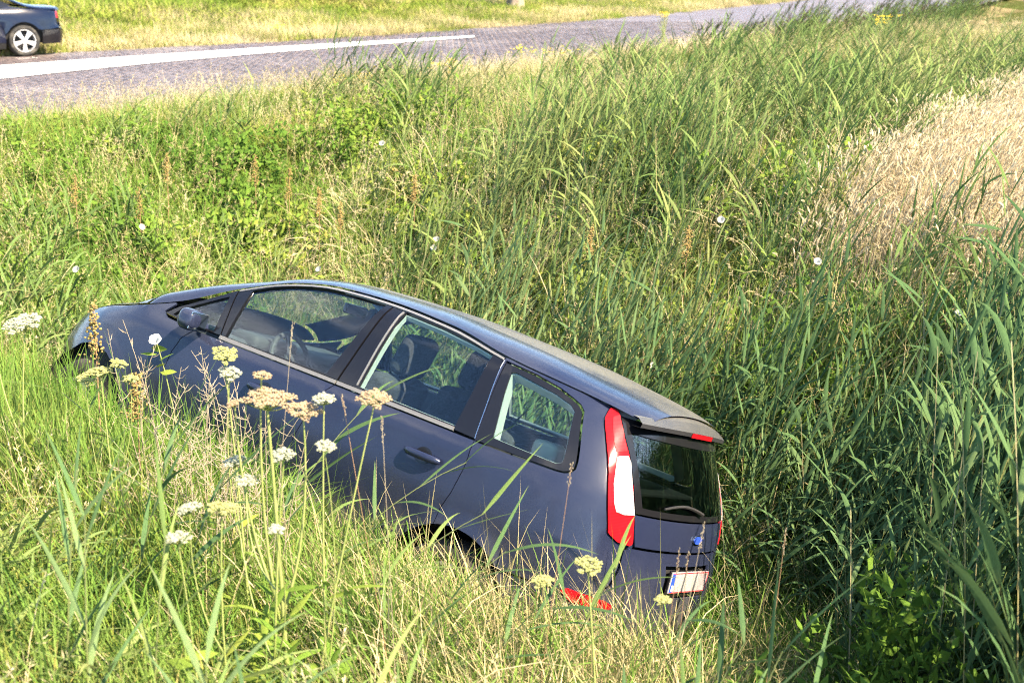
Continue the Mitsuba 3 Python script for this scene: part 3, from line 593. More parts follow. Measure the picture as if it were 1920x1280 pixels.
def blades(rng, base, L, W, az, lean, bend, segs, prof='grass', hue=None, twist=.5, fold=0.0, power=1.3):
    """many ribbons at once -> (vertices, faces, uv)"""
    n = len(base); b1 = lambda a: np.broadcast_to(np.asarray(a, float), (n,))
    L, W, az, lean, bend = map(b1, (L, W, az, lean, bend))
    k = np.arange(segs + 1) / segs
    th = lean[:, None] + bend[:, None] * ((k[:-1] + k[1:]) / 2)[None] ** power
    azk = az[:, None] + 0 * th
    d = np.stack([np.sin(th) * np.cos(azk), np.sin(th) * np.sin(azk), np.cos(th)], -1) * (L / segs)[:, None, None]
    c = np.concatenate([np.zeros((n, 1, 3)), np.cumsum(d, 1)], 1) + np.asarray(base)[:, None]
    side = np.stack([-np.sin(az), np.cos(az), 0 * az], -1)
    dm = d.mean(1); dm /= np.linalg.norm(dm, axis=1, keepdims=True) + 1e-12
    nrm = np.cross(dm, side); tw = rng.normal(0, twist, n)[:, None]
    side = side * np.cos(tw) + nrm * np.sin(tw); nrm = np.cross(dm, side)
    w = (W[:, None] * PROF[prof](k)[None])[..., None] * .5
    h = rng.uniform(0, 1, n) if hue is None else b1(hue)
    if fold:
        v = np.stack([c - side[:, None] * w + nrm[:, None] * w * -fold, c, c + side[:, None] * w + nrm[:, None] * w * -fold], 2); m = 3
    else:
        v = np.stack([c - side[:, None] * w, c + side[:, None] * w], 2); m = 2
    uv = np.stack([np.broadcast_to(h[:, None, None], v.shape[:3]), np.broadcast_to(k[None, :, None], v.shape[:3])], -1)
    i = np.arange(segs)[:, None] * m + np.arange(m - 1)[None]
    q = np.stack([i, i + 1, i + m + 1, i + m], -1).reshape(-1, 4)
    f = np.vstack([q[:, [0, 1, 2]], q[:, [0, 2, 3]]])
    F = (f[None] + (np.arange(n) * (segs + 1) * m)[:, None, None]).reshape(-1, 3)
    return v.reshape(-1, 3), F, uv.reshape(-1, 2), c
def pack(*parts):
    vs, fs, us, n = [], [], [], 0
    for p in parts:
        vs.append(p[0]); fs.append(p[1] + n); us.append(p[2]); n += len(p[0])
    return np.vstack(vs), np.vstack(fs), np.vstack(us)
def uvply(p, mat): return mikit.ply(tm(p[0], p[1]), mat, smooth=True, uv=p[2])
def disc_base(rng, n, r):
    a, q = rng.uniform(0, 2 * np.pi, n), r * np.sqrt(rng.uniform(0, 1, n))
    return np.stack([q * np.cos(a), q * np.sin(a), 0 * a - .02], -1)
WIND = 0.15                                                               # the way the plants lean (radians from +x)
def wind_az(rng, n, k): return np.where(rng.uniform(0, 1, n) < k, rng.normal(WIND, .55, n), rng.uniform(0, 2 * np.pi, n))
def grass_tuft(seed, n, r, L, W, segs=5, hue=(0, 1), lean=.30, bend=1.0):
    rng = np.random.default_rng(seed)
    b = disc_base(rng, n, r)
    return blades(rng, b, rng.uniform(*L, n) * rng.uniform(.7, 1.1, n), rng.uniform(*W, n), wind_az(rng, n, .35), np.abs(rng.normal(0, lean, n)), np.abs(rng.normal(bend, .5, n)), segs, 'grass', rng.uniform(*hue, n))[:3]
def seed_stems(seed, n, r, L):
    """thin flowering stems of grass with a narrow head"""
    rng = np.random.default_rng(seed); b = disc_base(rng, n, r); az = wind_az(rng, n, .6)
    st = blades(rng, b, rng.uniform(*L, n), .0028, az, np.abs(rng.normal(.05, .12, n)), rng.uniform(.1, .7, n), 6, 'stem', rng.uniform(.2, 1, n))
    c = st[3]; hb, hz, hl = [], [], []
    for j in range(12):
        u = rng.uniform(.78, 1.0, n); i = np.clip((u * 6).astype(int), 0, 5); fr = u * 6 - i
        hb.append(c[np.arange(n), i] * (1 - fr)[:, None] + c[np.arange(n), i + 1] * fr[:, None]); hz.append(az + rng.normal(0, 1.2, n)); hl.append(rng.uniform(.3, 1.1, n))
    hb, hz, hl = np.vstack(hb), np.concatenate(hz), np.concatenate(hl)
    hd = blades(rng, hb, rng.uniform(.012, .035, len(hb)), .0045, hz, hl, .3, 2, 'oval', rng.uniform(.3, 1, len(hb)))
    return pack(st[:3], hd[:3])
def reed(seed, n, r, H, plume=0.0, leaves=11, wind=.75, lean=.16, W=(.016, .026)):
    """stalks of common reed: (stems, leaves, plumes)"""
    rng = np.random.default_rng(seed); b = disc_base(rng, n, r); az = wind_az(rng, n, wind); h = rng.uniform(*H, n)
    st = blades(rng, b, h, .0075, az, np.abs(rng.normal(lean * .6, .08, n)), rng.uniform(.5, 1.6, n) * lean * 2, 8, 'stem', rng.uniform(0, 1, n), twist=2.0)
    st2 = blades(np.random.default_rng(seed + 1), b, h, .0075, az, 0, 0, 8, 'stem', .3)
    c = st[3]; lb, la, ll, lt = [], [], [], []
    for j in range(leaves):
        u = (.18 + .80 * (j + rng.uniform(-.3, .3, n)) / (leaves - .5)); u = np.clip(u, .05, .985)
        i = np.clip((u * 8).astype(int), 0, 7); fr = u * 8 - i
        lb.append(c[np.arange(n), i] * (1 - fr)[:, None] + c[np.arange(n), i + 1] * fr[:, None])
        side = np.where((j % 2) == 0, .75, -.75) + rng.normal(0, .45, n)
        la.append(az + side); ll.append(rng.uniform(.24, .42, n) * (1.05 - .45 * np.abs(u - .55))); lt.append(rng.uniform(.35, .8, n))
    lb, la, ll, lt = np.vstack(lb), np.concatenate(la), np.concatenate(ll), np.concatenate(lt)
    lv = blades(rng, lb, ll, rng.uniform(*W, len(ll)), la, lt, rng.uniform(.1, 1.15, len(ll)), 5, 'reed', rng.beta(2, 2.4, len(ll)), twist=.55, fold=.25)
    pl = None
    if plume > 0:
        m = rng.uniform(0, 1, n) < plume; top = c[m]; a = az[m]; pb, pa, pt, pln = [], [], [], []
        for j in range(46):
            u = rng.uniform(.84, 1.0, len(top)); i = np.clip((u * 8).astype(int), 0, 7); fr = u * 8 - i
            pb.append(top[np.arange(len(top)), i] * (1 - fr)[:, None] + top[np.arange(len(top)), i + 1] * fr[:, None])
            pa.append(a + rng.normal(0, .8, len(top))); pt.append(rng.uniform(.15, .5, len(top))); pln.append(rng.uniform(.05, .16, len(top)))
        pb, pa, pt, pln = np.vstack(pb), np.concatenate(pa), np.concatenate(pt), np.concatenate(pln)
        pl = blades(rng, pb, pln, .006, pa, pt, rng.uniform(.3, 1.2, len(pb)), 3, 'oval', rng.uniform(0, 1, len(pb)))[:3]
    return st[:3], lv[:3], pl
def herb(seed, n, r, H, size=(.035, .065), leaves=26, spread=.5):
    rng = np.random.default_rng(seed); b = disc_base(rng, n, r); h = rng.uniform(*H, n); az = rng.uniform(0, 2 * np.pi, n)
    st = blades(rng, b, h, .004, az, np.abs(rng.normal(.1, .2, n)), rng.uniform(0, spread * 2, n), 6, 'stem', rng.uniform(0, .5, n))
    c = st[3]; lb, la = [], []
    for j in range(leaves):
        u = rng.uniform(.15, 1.0, n) ** .7; i = np.clip((u * 6).astype(int), 0, 5); fr = u * 6 - i
        lb.append(c[np.arange(n), i] * (1 - fr)[:, None] + c[np.arange(n), i + 1] * fr[:, None] + rng.normal(0, .03, (n, 3))); la.append(rng.uniform(0, 2 * np.pi, n))
    lb, la = np.vstack(lb), np.concatenate(la); m = len(lb); q = rng.uniform(*size, m)
    lv = blades(rng, lb, q * 1.5, q * .75, la, rng.uniform(.5, 1.5, m), rng.uniform(-.2, .8, m), 2, 'oval', rng.beta(2, 2.2, m), twist=.7, fold=.3)
    return pack(st[:3], lv[:3])
def wheat(seed, n, r):
    rng = np.random.default_rng(seed); b = disc_base(rng, n, r); az = wind_az(rng, n, .6); h = rng.uniform(.62, .80, n)
    st = blades(rng, b, h, .0045, az, np.abs(rng.normal(.03, .06, n)), rng.uniform(.1, .7, n), 6, 'stem', rng.uniform(0, .6, n), twist=2)
    tip = st[3][:, -1]; d = st[3][:, -1] - st[3][:, -2]; le = np.arccos(np.clip(d[:, 2] / np.linalg.norm(d, axis=1), -1, 1))
    out = [st[:3]]
    for k in range(3):
        out.append(blades(rng, tip, .065, .011, az + k * 0, le, rng.uniform(.2, .9, n), 3, 'oval', rng.uniform(.3, 1, n), twist=0 if k == 0 else 1.2)[:3])
    lb = st[3][:, 3]
    out.append(blades(rng, lb, rng.uniform(.12, .25, n), .009, rng.uniform(0, 6.28, n), .6, 1.9, 4, 'grass', rng.uniform(0, .8, n))[:3])
    return pack(*out)

# stuff: clumps of it, laid over the ground as copies
GROUPS = {}
def group(name, parts):
    scene['clump_' + name] = {'type': 'shapegroup', **{k: v for k, v in parts.items()}}
    GROUPS[name] = 'clump_' + name
def lay(name, group_name, x, y, z, rot, sc, sz):
    """one copy of a clump, standing upright but following the slope of the ground"""
    e = .15
    gx = (float(terrain(x + e, y, False)) - float(terrain(x - e, y, False))) / (2 * e); gy = (float(terrain(x, y + e, False)) - float(terrain(x, y - e, False))) / (2 * e)
    sh = np.eye(4); sh[2, 0], sh[2, 1] = gx, gy
    R3 = np.eye(4); c, s = math.cos(rot), math.sin(rot); R3[:2, :2] = [[c * sc, -s * sc], [s * sc, c * sc]]; R3[2, 2] = sz
    Tm = np.eye(4); Tm[:3, 3] = [x, y, z]
    n = _count[name] = _count.get(name, 0) + 1
    scene[f'{name}__{n:03d}'] = {'type': 'instance', 'group': {'type': 'ref', 'id': GROUPS[group_name]}, 'to_world': T(Tm @ sh @ R3)}
_count = {}
MwI = np.linalg.inv(Mw)
def car_local(x, y):
    z = .207 - .43 * (.785 * x + .62 * y)
    q = MwI[:3, :3] @ np.stack([x, y, z]) + MwI[:3, 3][:, None]
    return q[0], q[1]
def in_car(x, y, m=0.0):
    lx, ly = car_local(x, y)
    return (lx > -.92 - m) & (lx < 3.42 + m) & (np.abs(ly) < .88 + m)
def scatter(seed, step, y0, y1, dens, zh=.4, margin=.12, extra=None, xr_=None):
    """a jittered grid of spots inside the field of view where dens(x, y) allows"""
    rng = np.random.default_rng(seed)
    X0 = -.52 * y1 - 1 if xr_ is None else xr_[0]; X1 = .52 * y1 + 1 if xr_ is None else xr_[1]
    gx, gy = np.meshgrid(np.arange(X0, X1, step), np.arange(y0, y1, step)); gx, gy = gx.ravel(), gy.ravel()
    gx = gx + rng.uniform(-.5, .5, len(gx)) * step; gy = gy + rng.uniform(-.5, .5, len(gy)) * step
    gz = terrain(gx, gy)
    keep = inview(gx, gy, gz, margin, .10) | inview(gx, gy, gz + zh, margin, .10) if extra is None else extra(gx, gy)
    keep &= rng.uniform(0, 1, len(gx)) < dens(gx, gy)
    gx, gy, gz = gx[keep], gy[keep], gz[keep]
    return gx, gy, gz, rng
S_ = lambda x, y: .785 * x + .62 * y
T_ = lambda x, y: -.62 * x + .785 * y
NY = lambda x, y: road_near(x) - y                                        # distance short of the road
FY = lambda x, y: y - road_far(x)
wheat_in = lambda x, y: ((x - 2.45 + .25 * np.sin(3.1 * x + 1.7 * y)) * .84 - (y - 10.2) * .55 > 0) & (S_(x, y) > 8.0)
patchy = lambda x, y, k, seed: meshkit.fbm(np.stack([x * k, y * k, 0 * x], -1), 3, seed)
for i in range(4):
    group(f'grass_{i}', {'blades': uvply(grass_tuft(10 + i, 480, .26, (.22, .50), (.004, .008), 4, (0, .80)), 'grass_blade')})
    group(f'green_{i}', {'blades': uvply(grass_tuft(20 + i, 420, .26, (.28, .60), (.004, .010), 5), 'green_blade')})
    group(f'dry_{i}', {'blades': uvply(grass_tuft(30 + i, 260, .26, (.20, .50), (.002, .004), 5, (0, 1), .5, 1.2), 'dry_blade')})
    group(f'drytall_{i}', {'blades': uvply(grass_tuft(130 + i, 110, .26, (.40, .85), (.003, .0075), 6, (0, 1), .42, 1.0), 'dry_blade'), 'green': uvply(grass_tuft(140 + i, 60, .26, (.40, .80), (.005, .011), 6, (.3, 1), .35, .9), 'green_blade')})
    group(f'stems_{i}', {'stems': uvply(seed_stems(40 + i, 26, .28, (.45, .85)), 'dry_blade')})
    st, lv, pl = reed(50 + i, 10, .30, (1.05, 1.75), W=(.017, .033)); group(f'reed_{i}', {'stems': uvply(st, 'reed_stem'), 'leaves': uvply(lv, 'tall_reed_leaf')})
    st, lv, pl = reed(60 + i, 10, .34, (1.1, 1.6), .55, 10, .85, .22); group(f'plumed_{i}', {'stems': uvply(st, 'reed_stem'), 'leaves': uvply(lv, 'reed_leaf'), 'plumes': uvply(pl, 'plume')})
    st, lv, pl = reed(70 + i, 10, .30, (.45, 1.0), 0, 9, .5, .30, (.012, .022)); group(f'shoots_{i}', {'stems': uvply(st, 'reed_stem'), 'leaves': uvply(lv, 'reed_leaf')})
    group(f'herb_{i}', {'leaves': uvply(herb(80 + i, 20, .32, (.35, .85), (.025, .060), 26), 'herb_leaf')})
    group(f'wheat_{i}', {'straw': uvply(wheat(90 + i, 120, .34), 'wheat_straw')})
    group(f'meadow_{i}', {'blades': uvply(grass_tuft(120 + i, 420, .42, (.28, .62), (.005, .009), 3, (0, .95), .35, 1.0), 'grass_blade')})
    group(f'far_{i}', {'blades': uvply(grass_tuft(100 + i, 700, .85, (.15, .42), (.008, .016), 2, (0, 1), .4, .9), 'grass_blade')})
    group(f'fardry_{i}', {'blades': uvply(grass_tuft(110 + i, 600, .80, (.12, .38), (.006, .012), 2, (0, 1), .4, .9), 'dry_blade')})
def spread(name, kind, pts, sc=(.85, 1.2), sz=(.8, 1.2), wind=False):
    x, y, z, rng = pts
    for k in range(len(x)):
        edge = .55 + .45 * float(sstep(.8, 3.5, NY(x[k], y[k]))) if y[k] > 11 and NY(x[k], y[k]) > 0 else 1.0
        rot = rng.normal(0, .25) if wind else rng.uniform(0, 6.283)
        lay(name, f'{kind}_{rng.integers(4)}', x[k], y[k], z[k], rot, rng.uniform(*sc), rng.uniform(*sz) * edge)
away = lambda x, y, m: ~in_car(x, y, m)
left = lambda x, y: sstep(-1, -4, x) if False else np.clip((-1.0 - x) / 3, 0, 1)
near_bank = lambda x, y: (S_(x, y) < 5.0) & (y < 13)
# near bank
spread('grass', 'grass', scatter(1, .25, 1.6, 9.5, lambda x, y: near_bank(x, y) * away(x, y, .02) * (.9 - .3 * (patchy(x, y, .8, 2) > .55))), (.9, 1.25), (.85, 1.25))
spread('grass', 'green', scatter(2, .30, 1.6, 9.5, lambda x, y: near_bank(x, y) * away(x, y, .04) * np.where(patchy(x, y, .7, 7) + .12 * np.clip(-x - .6, -1, 1) > .5, .95, .25) * np.where((x > -.3) & (y > 3.2), .4, 1)), (.9, 1.3), (.8, 1.2))
spread('grass', 'dry', scatter(3, .30, 1.6, 9.5, lambda x, y: near_bank(x, y) * away(x, y, .02) * np.where(patchy(x, y, .9, 11) + .10 * np.clip(x + .5, -1, 1) > .54, .8, .12)), (.9, 1.3), (.6, 1.1))
spread('grass', 'stems', scatter(4, .50, 2.2, 9.5, lambda x, y: near_bank(x, y) * away(x, y, .10) * .55), (.9, 1.2), (.7, 1.05), True)
spread('undergrowth', 'herb', scatter(5, .48, 2.2, 9.0, lambda x, y: near_bank(x, y) * away(x, y, .2) * np.where(patchy(x, y, .9, 21) > .56, .8, .06)), (.7, 1.0), (.3, .55))
def beside(x, y):
    lx, ly = car_local(x, y)
    return (ly > .90) & (ly < 2.3) & (lx > -2.2) & (lx < 5.2)
tallz = lambda x: 1.18 + .44 * np.clip((-x - .1) / 1.5, 0, 1)
for nm_, sd_, st_, de_ in (('green', 31, .24, .8), ('grass', 32, .24, .8), ('dry', 33, .22, .85)):
    x, y, z, rng = scatter(sd_, st_, 3.0, 9.5, lambda x, y: beside(x, y) * away(x, y, .03) * de_ * np.where((x > -.6) & (nm_ != 'dry'), .4, 1))
    for k in range(len(x)): lay('grass', f'{nm_}_{rng.integers(4)}', x[k], y[k], z[k], rng.uniform(0, 6.28), rng.uniform(.9, 1.2), rng.uniform(.85, 1.1) * float(tallz(x[k])))
# bleached tangle of dead grass before the tail and under the doors
x, y, z, rng = scatter(37, .17, 2.6, 6.2, lambda x, y: near_bank(x, y) * away(x, y, .03) * np.where((x > -.35) & (x < .95) & (y > 3.0), .85, .05))
for k in range(len(x)): lay('grass', f'dry_{rng.integers(4)}', x[k], y[k], z[k], rng.uniform(0, 6.28), rng.uniform(.9, 1.3), rng.uniform(1.0, 1.55))
x, y, z, rng = scatter(38, .20, 2.8, 6.8, lambda x, y: ((beside(x, y) & (x > -1.0)) | (near_bank(x, y) & (x > -.35) & (x < .75) & (y > 3.6))) * away(x, y, .04) * np.where(x > -.5, .85, .5))
for k in range(len(x)): lay('grass', f'drytall_{rng.integers(4)}', x[k], y[k], z[k], rng.uniform(0, 6.28), rng.uniform(.9, 1.2), rng.uniform(.85, 1.25) * (1.18 if y[k] > 4.6 and x[k] > -.3 else 1.0))
spread('undergrowth', 'herb', scatter(39, .34, 3.0, 6.5, lambda x, y: (x > .30 * y) & (x < .46 * y) & (S_(x, y) < 5.6), margin=.2), (.9, 1.3), (1.2, 1.9))
# meadow between the ditch and the road
mead = lambda x, y: (NY(x, y) > .15) & ((T_(x, y) > 8.6) | (S_(x, y) > 7.6)) & ~wheat_in(x, y) & away(x, y, .25)
spread('grass', 'meadow', scatter(6, .42, 7.0, 34, lambda x, y: mead(x, y) * (.95 - .85 * (1 - sstep(1.5, 5.0, NY(x, y)))), margin=.05), (.9, 1.2), (.8, 1.2))
spread('grass', 'dry', scatter(7, .45, 7.5, 36, lambda x, y: mead(x, y) * np.clip(.35 + .45 * sstep(10.5, 12.5, T_(x, y)) * (x < 1.5) + 2.0 * (patchy(x, y, .35, 31) - .48) + .9 * (1 - sstep(2.0, 6.5, NY(x, y))), .05, 1), margin=.06), (1.3, 1.7), (.8, 1.2))
spread('grass', 'green', scatter(8, .50, 7.5, 26, lambda x, y: mead(x, y) * np.clip(.25 + 1.6 * (patchy(x, y, .4, 33) - .45) + .6 * (x < -3.2), 0, 1) * (NY(x, y) > 3.5), margin=.06), (1.3, 1.7), (.9, 1.25))
spread('grass', 'stems', scatter(9, .42, 8, 34, lambda x, y: mead(x, y) * .7, margin=.06), (1.1, 1.5), (.8, 1.1), True)
# far bank, the ditch behind and to the right of the car
ditch = lambda x, y: (S_(x, y) > 4.6) & (S_(x, y) < 8.8) & (T_(x, y) < 13) & ~wheat_in(x, y) & ((S_(x, y) > 5.0) | (T_(x, y) < 4.6))
clear = lambda x, y: (y > 8.2) | (x > .275 * y + .12) | (S_(x, y) > 5.9)
spread('undergrowth', 'herb', scatter(10, .33, 2.5, 16, lambda x, y: ditch(x, y) * away(x, y, .22) * clear(x, y) * np.clip(.2 + 2 * (patchy(x, y, .8, 91) - .5), .03, .8)), (.8, 1.2), (.6, 1.15))
spread('undergrowth', 'herb', scatter(11, .42, 8.5, 17, lambda x, y: (T_(x, y) > 8.4) * mead(x, y) * (x > -5.2) * np.clip(1.6 * (patchy(x, y, .5, 41) - .43), 0, 1) * (1 - sstep(13.5, 16.5, y))), (.9, 1.3), (.45, .85))
spread('reed_bed', 'reed', scatter(12, .26, 2.0, 17, lambda x, y: ditch(x, y) * away(x, y, .42) * clear(x, y) * (S_(x, y) < 6.7) * (x > -.6) * np.clip(.95 + 2.2 * (patchy(x, y, .7, 43) - .42), .3, 1), zh=1.4), (.75, 1.0), (.60, .92), True)
spread('reed_bed', 'shoots', scatter(24, .42, 2.0, 17, lambda x, y: ditch(x, y) * away(x, y, .42) * clear(x, y) * ((S_(x, y) >= 6.7) | (x <= -.4)) * np.clip(.55 + 2.6 * (patchy(x, y, .7, 45) - .47), .05, 1) * (1 - .85 * sstep(9.6, 11.0, T_(x, y))), zh=1.0), (.9, 1.2), (.85, 1.3), True)
spread('reed_bed', 'shoots', scatter(13, .32, 7.5, 20, lambda x, y: mead(x, y) * (x > -4.6) * np.clip(.45 + 3.0 * (patchy(x, y, .55, 47) - .48), .04, 1) * (1 - .88 * sstep(9.8, 11.2, T_(x, y)) * (x < 1.2)) * away(x, y, .4) * (NY(x, y) > 4.0)), (.9, 1.3), (.75, 1.35), True)
if False: spread('undergrowth', 'herb', scatter(34, .42, 2.5, 16, lambda x, y: (S_(x, y) > 4.2) * (S_(x, y) < 9) * (T_(x, y) < 12) * ~wheat_in(x, y) * away(x, y, .15) * .35), (.8, 1.2), (.35, .6))
spread('grass', 'green', scatter(35, .30, 2.0, 16, lambda x, y: (S_(x, y) > 4.0) * (S_(x, y) < 9) * (T_(x, y) < 12.5) * ~wheat_in(x, y) * away(x, y, .05) * .8), (1.0, 1.4), (.8, 1.3))
spread('grass', 'dry', scatter(36, .5, 2.0, 16, lambda x, y: (S_(x, y) > 4.0) * (S_(x, y) < 9) * (T_(x, y) < 12.5) * ~wheat_in(x, y) * away(x, y, .05) * .5), (1.0, 1.4), (.8, 1.4))
spread('reed_bed', 'shoots', scatter(14, .42, 2.4, 9, lambda x, y: near_bank(x, y) * away(x, y, .3) * np.where(x < -.2, .42, .08)), (.8, 1.0), (.5, .8), True)
spread('reed_bed', 'drytall', scatter(40, .46, 2.5, 16, lambda x, y: (S_(x, y) > 4.6) * (S_(x, y) < 9.5) * (T_(x, y) < 12) * ~wheat_in(x, y) * away(x, y, .3) * .55, zh=1.0), (.9, 1.3), (1.1, 1.7))
# beside the camera on the right, just outside the picture: the same reed bed goes on and throws its shade
tall_right = lambda x, y: (x > .31 * y + .25) & (S_(x, y) > 3.6) & (S_(x, y) < 7.4) & (T_(x, y) < 4.6)
x, y, z, rng = scatter(15, .27, .6, 8.5, lambda x, y: tall_right(x, y) * .9, extra=lambda x, y: (x < .40 * y + 2.2), xr_=(.4, 6.5))
for k in range(len(x)):
    lay('reed_bed', f'reed_{rng.integers(4)}', x[k], y[k], z[k], rng.normal(0, .25), rng.uniform(.95, 1.2), float(np.clip((2.0 - .25 * y[k] - z[k]) / 1.6 * rng.uniform(.8, 1.0), .7, 1.6)))
# reed belt along the road, to the right
belt = lambda x, y: (NY(x, y) > .9) & (NY(x, y) < 6.8) & (x > .3) & ~wheat_in(x, y)
for n_, (x0_, x1_, d_, z0_, z1_) in enumerate([(.5, 3.0, .30, .38, .52), (3.0, 5.5, .6, .48, .66), (5.5, 30, .8, .60, .85)]):
    spread('reed_bed', 'plumed', scatter(160 + n_, .46, 10, 46, lambda x, y: belt(x, y) * (x > x0_) * (x <= x1_) * d_ * np.clip(1.6 * (patchy(x, y, .5, 51) - .12), .1, 1), zh=1.0, margin=.05), (.9, 1.3), (z0_, z1_), True)
spread('reed_bed', 'shoots', scatter(17, .45, 8, 32, lambda x, y: mead(x, y) * sstep(.8, 3.2, x) * .6 * np.clip(.15 + 1.1 * (patchy(x, y, .45, 53) - .42), 0, .8) * (NY(x, y) > 2.0), zh=.9, margin=.05), (.9, 1.3), (.8, 1.25), True)
# wheat
spread('wheat_field', 'wheat', scatter(19, .40, 6, 40, lambda x, y: wheat_in(x, y) * 1.0, zh=.8, margin=.05), (1.0, 1.25), (.9, 1.1), True)
# dry verge at the near edge of the road, and the bank beyond it
spread('verge_grass', 'dry', scatter(20, .30, 12, 44, lambda x, y: (NY(x, y) > .0) * (NY(x, y) < 4.0) * .9, margin=.04), (1.3, 1.7), (.6, 1.0))
spread('verge_grass', 'fardry', scatter(21, .80, 14, 75, lambda x, y: (FY(x, y) > .1) * (FY(x, y) < 12) * np.clip(1.3 - .35 * FY(x, y) + 1.1 * (patchy(x, y, .25, 61) - .42) * 3, .2, 1), margin=.04), (1.0, 1.3), (.8, 1.5))
spread('verge_grass', 'far', scatter(22, 1.15, 14, 70, lambda x, y: (FY(x, y) > .4) * (FY(x, y) < 7) * .9, margin=.03), (1.0, 1.35), (.6, 1.3))
spread('verge_grass', 'far', scatter(23, 2.4, 20, 190, lambda x, y: (FY(x, y) > 8) * .95, margin=.03), (3.0, 3.6), (1.0, 1.8))
for k, (lab, cat) in {'grass': ('long grass, green and straw coloured, over the banks', 'grass'), 'undergrowth': ('leafy weeds and bindweed filling the ditch', 'weeds'), 'reed_bed': ('dense green reeds in and beside the ditch', 'reeds'),
                      'wheat_field': ('ripe pale wheat in the field at the right', 'wheat'), 'verge_grass': ('dry verge grass along both edges of the road', 'grass')}.items():
    tag(k, lab, cat, kind='stuff')

# ------------------------------------------------------------------ single plants that stand out
GZ = lambda x, y: float(terrain(x, y))
def thing_label(key, label, cat, group=None): tag(key, label, cat, group)
def umbel_mesh(rng, top, R_, axis, rays=16, knob=.010, per=11, flat=.25, lump=.35):
    """rays from one point, each ending in a small cluster: (rays, clusters)"""
    axis = axis / np.linalg.norm(axis); a = np.cross(axis, [0.3, 0.8, 0.1]); a /= np.linalg.norm(a); b = np.cross(axis, a)
    base = top - axis * R_ * .75
    st, cl = [], []
    oct_ = trimesh.creation.icosphere(0, 1.0)
    for k in range(rays):
        q = math.sqrt((k + .5) / rays); g = k * 2.39996
        c = top + (a * math.cos(g) + b * math.sin(g)) * R_ * q - axis * R_ * flat * q * q + rng.normal(0, R_ * .05, 3)
        st.append(tube(np.array([base, base * .45 + c * .55 + axis * R_ * -.10 * q, c - axis * .004]), np.array([.0014, .0012, .001]) * (1 + R_ * 6), 4, False))
        rr = R_ * lump * rng.uniform(.75, 1.1)
        for j in range(per):
            q2 = math.sqrt((j + .5) / per); g2 = j * 2.39996 + k
            m = oct_.copy(); m.vertices = m.vertices * (knob * rng.uniform(.6, 1.15)) * np.array([1, 1, .8]) + c + (a * math.cos(g2) + b * math.sin(g2)) * rr * q2 + axis * (rr * .35 * (1 - q2 * q2) + rng.normal(0, .002))
            cl.append(m)
    return join(*st), join(*cl), base
def curve(p0, p1, bow, n=10):
    p0, p1 = np.asarray(p0, float), np.asarray(p1, float); t = np.linspace(0, 1, n)[:, None]
    return p0 + (p1 - p0) * t + np.asarray(bow) * (4 * t * (1 - t))
def umbel_plant(name, label, heads, base, stem_r, seed, group=None, stem_mat='green_stem', leaves=3):
    """heads: (x, y, z, radius, material, tilt)"""
    rng = np.random.default_rng(seed); root = fresh(name); tag(root, label, 'umbellifer', group)
    bx_, by_ = base; bz = GZ(bx_, by_) - .05
    main = None
    for i, (x, y, z, R_, mat, tl) in enumerate(heads):
        top = np.array([x, y, z]); ax = np.array([rng.normal(tl, .12), rng.normal(-.1, .12), 1.0])
        st, cl, hb = umbel_mesh(rng, top, R_, ax, rays=max(9, int(9 + R_ * 160)), knob=.003 + R_ * .038, per=int(8 + R_ * 110), flat=.30, lump=.28)
        if main is None:
            main = curve([bx_, by_, bz], hb, [rng.normal(0, .02), 0, 0], 14); shaft = main; r = np.linspace(stem_r, stem_r * .45, 14)
        else:
            k = int(rng.integers(4, 9)) if len(heads) > 1 else 0
            shaft = curve(main[k], hb, np.array([np.sign(hb[0] - main[k][0]) * .03, 0, -.03]), 9); r = np.linspace(stem_r * .55, stem_r * .25, 9)
        put(f'{root}__stem', tube(shaft, r, 7), stem_mat, smooth=True)
        u = put(f'{root}__umbel', cl, mat, smooth=False)
        put(f'{u}__rays', st, 'green_stem', smooth=False)
    lb = np.array([main[rng.integers(2, 8)] for _ in range(leaves * 7)]); n = len(lb)
    if n:
        lv = blades(rng, lb + rng.normal(0, .02, (n, 3)), rng.uniform(.08, .20, n), rng.uniform(.018, .04, n), rng.uniform(0, 6.28, n), rng.uniform(.5, 1.4, n), rng.uniform(.2, 1, n), 4, 'oval', rng.uniform(.2, .9, n), fold=.3)
        scene[f'{root}__foliage'] = uvply(lv[:3], 'herb_leaf'); labels[f'{root}__foliage'] = {'kind': 'stuff'}
    return root
umbel_plant('umbel_plant', 'tallest umbellifer before the car, thick stem and big brown seed heads', [(-.78, 4.0, .735, .075, 'seed_umbel', .1), (-.665, 4.0, .69, .052, 'seed_umbel', .3), (-.80, 4.01, .80, .026, 'seed_umbel', 0), (-.90, 4.02, .70, .020, 'seed_umbel', -.2)], (-.76, 3.95), .0105, 1)
umbel_plant('umbel_plant', 'umbellifer with one golden seed head on a long bowed stem before the rear door', [(-.44, 4.0, .73, .050, 'seed_umbel', .1)], (-.72, 3.9), .0055, 2, leaves=1)
umbel_plant('umbel_plant', 'umbellifer with a green brown head above a white one, before the front door', [(-1.05, 4.6, .69, .045, 'green_umbel', 0), (-1.03, 4.58, .63, .042, 'cream_umbel', .2)], (-1.0, 4.5), .006, 3, leaves=1)
umbel_plant('umbel_plant', 'white umbellifer just right of the tallest brown one', [(-.605, 4.0, .725, .036, 'cream_umbel', .1), (-.59, 3.9, .60, .030, 'cream_umbel', .3)], (-.62, 3.9), .005, 4, leaves=2)
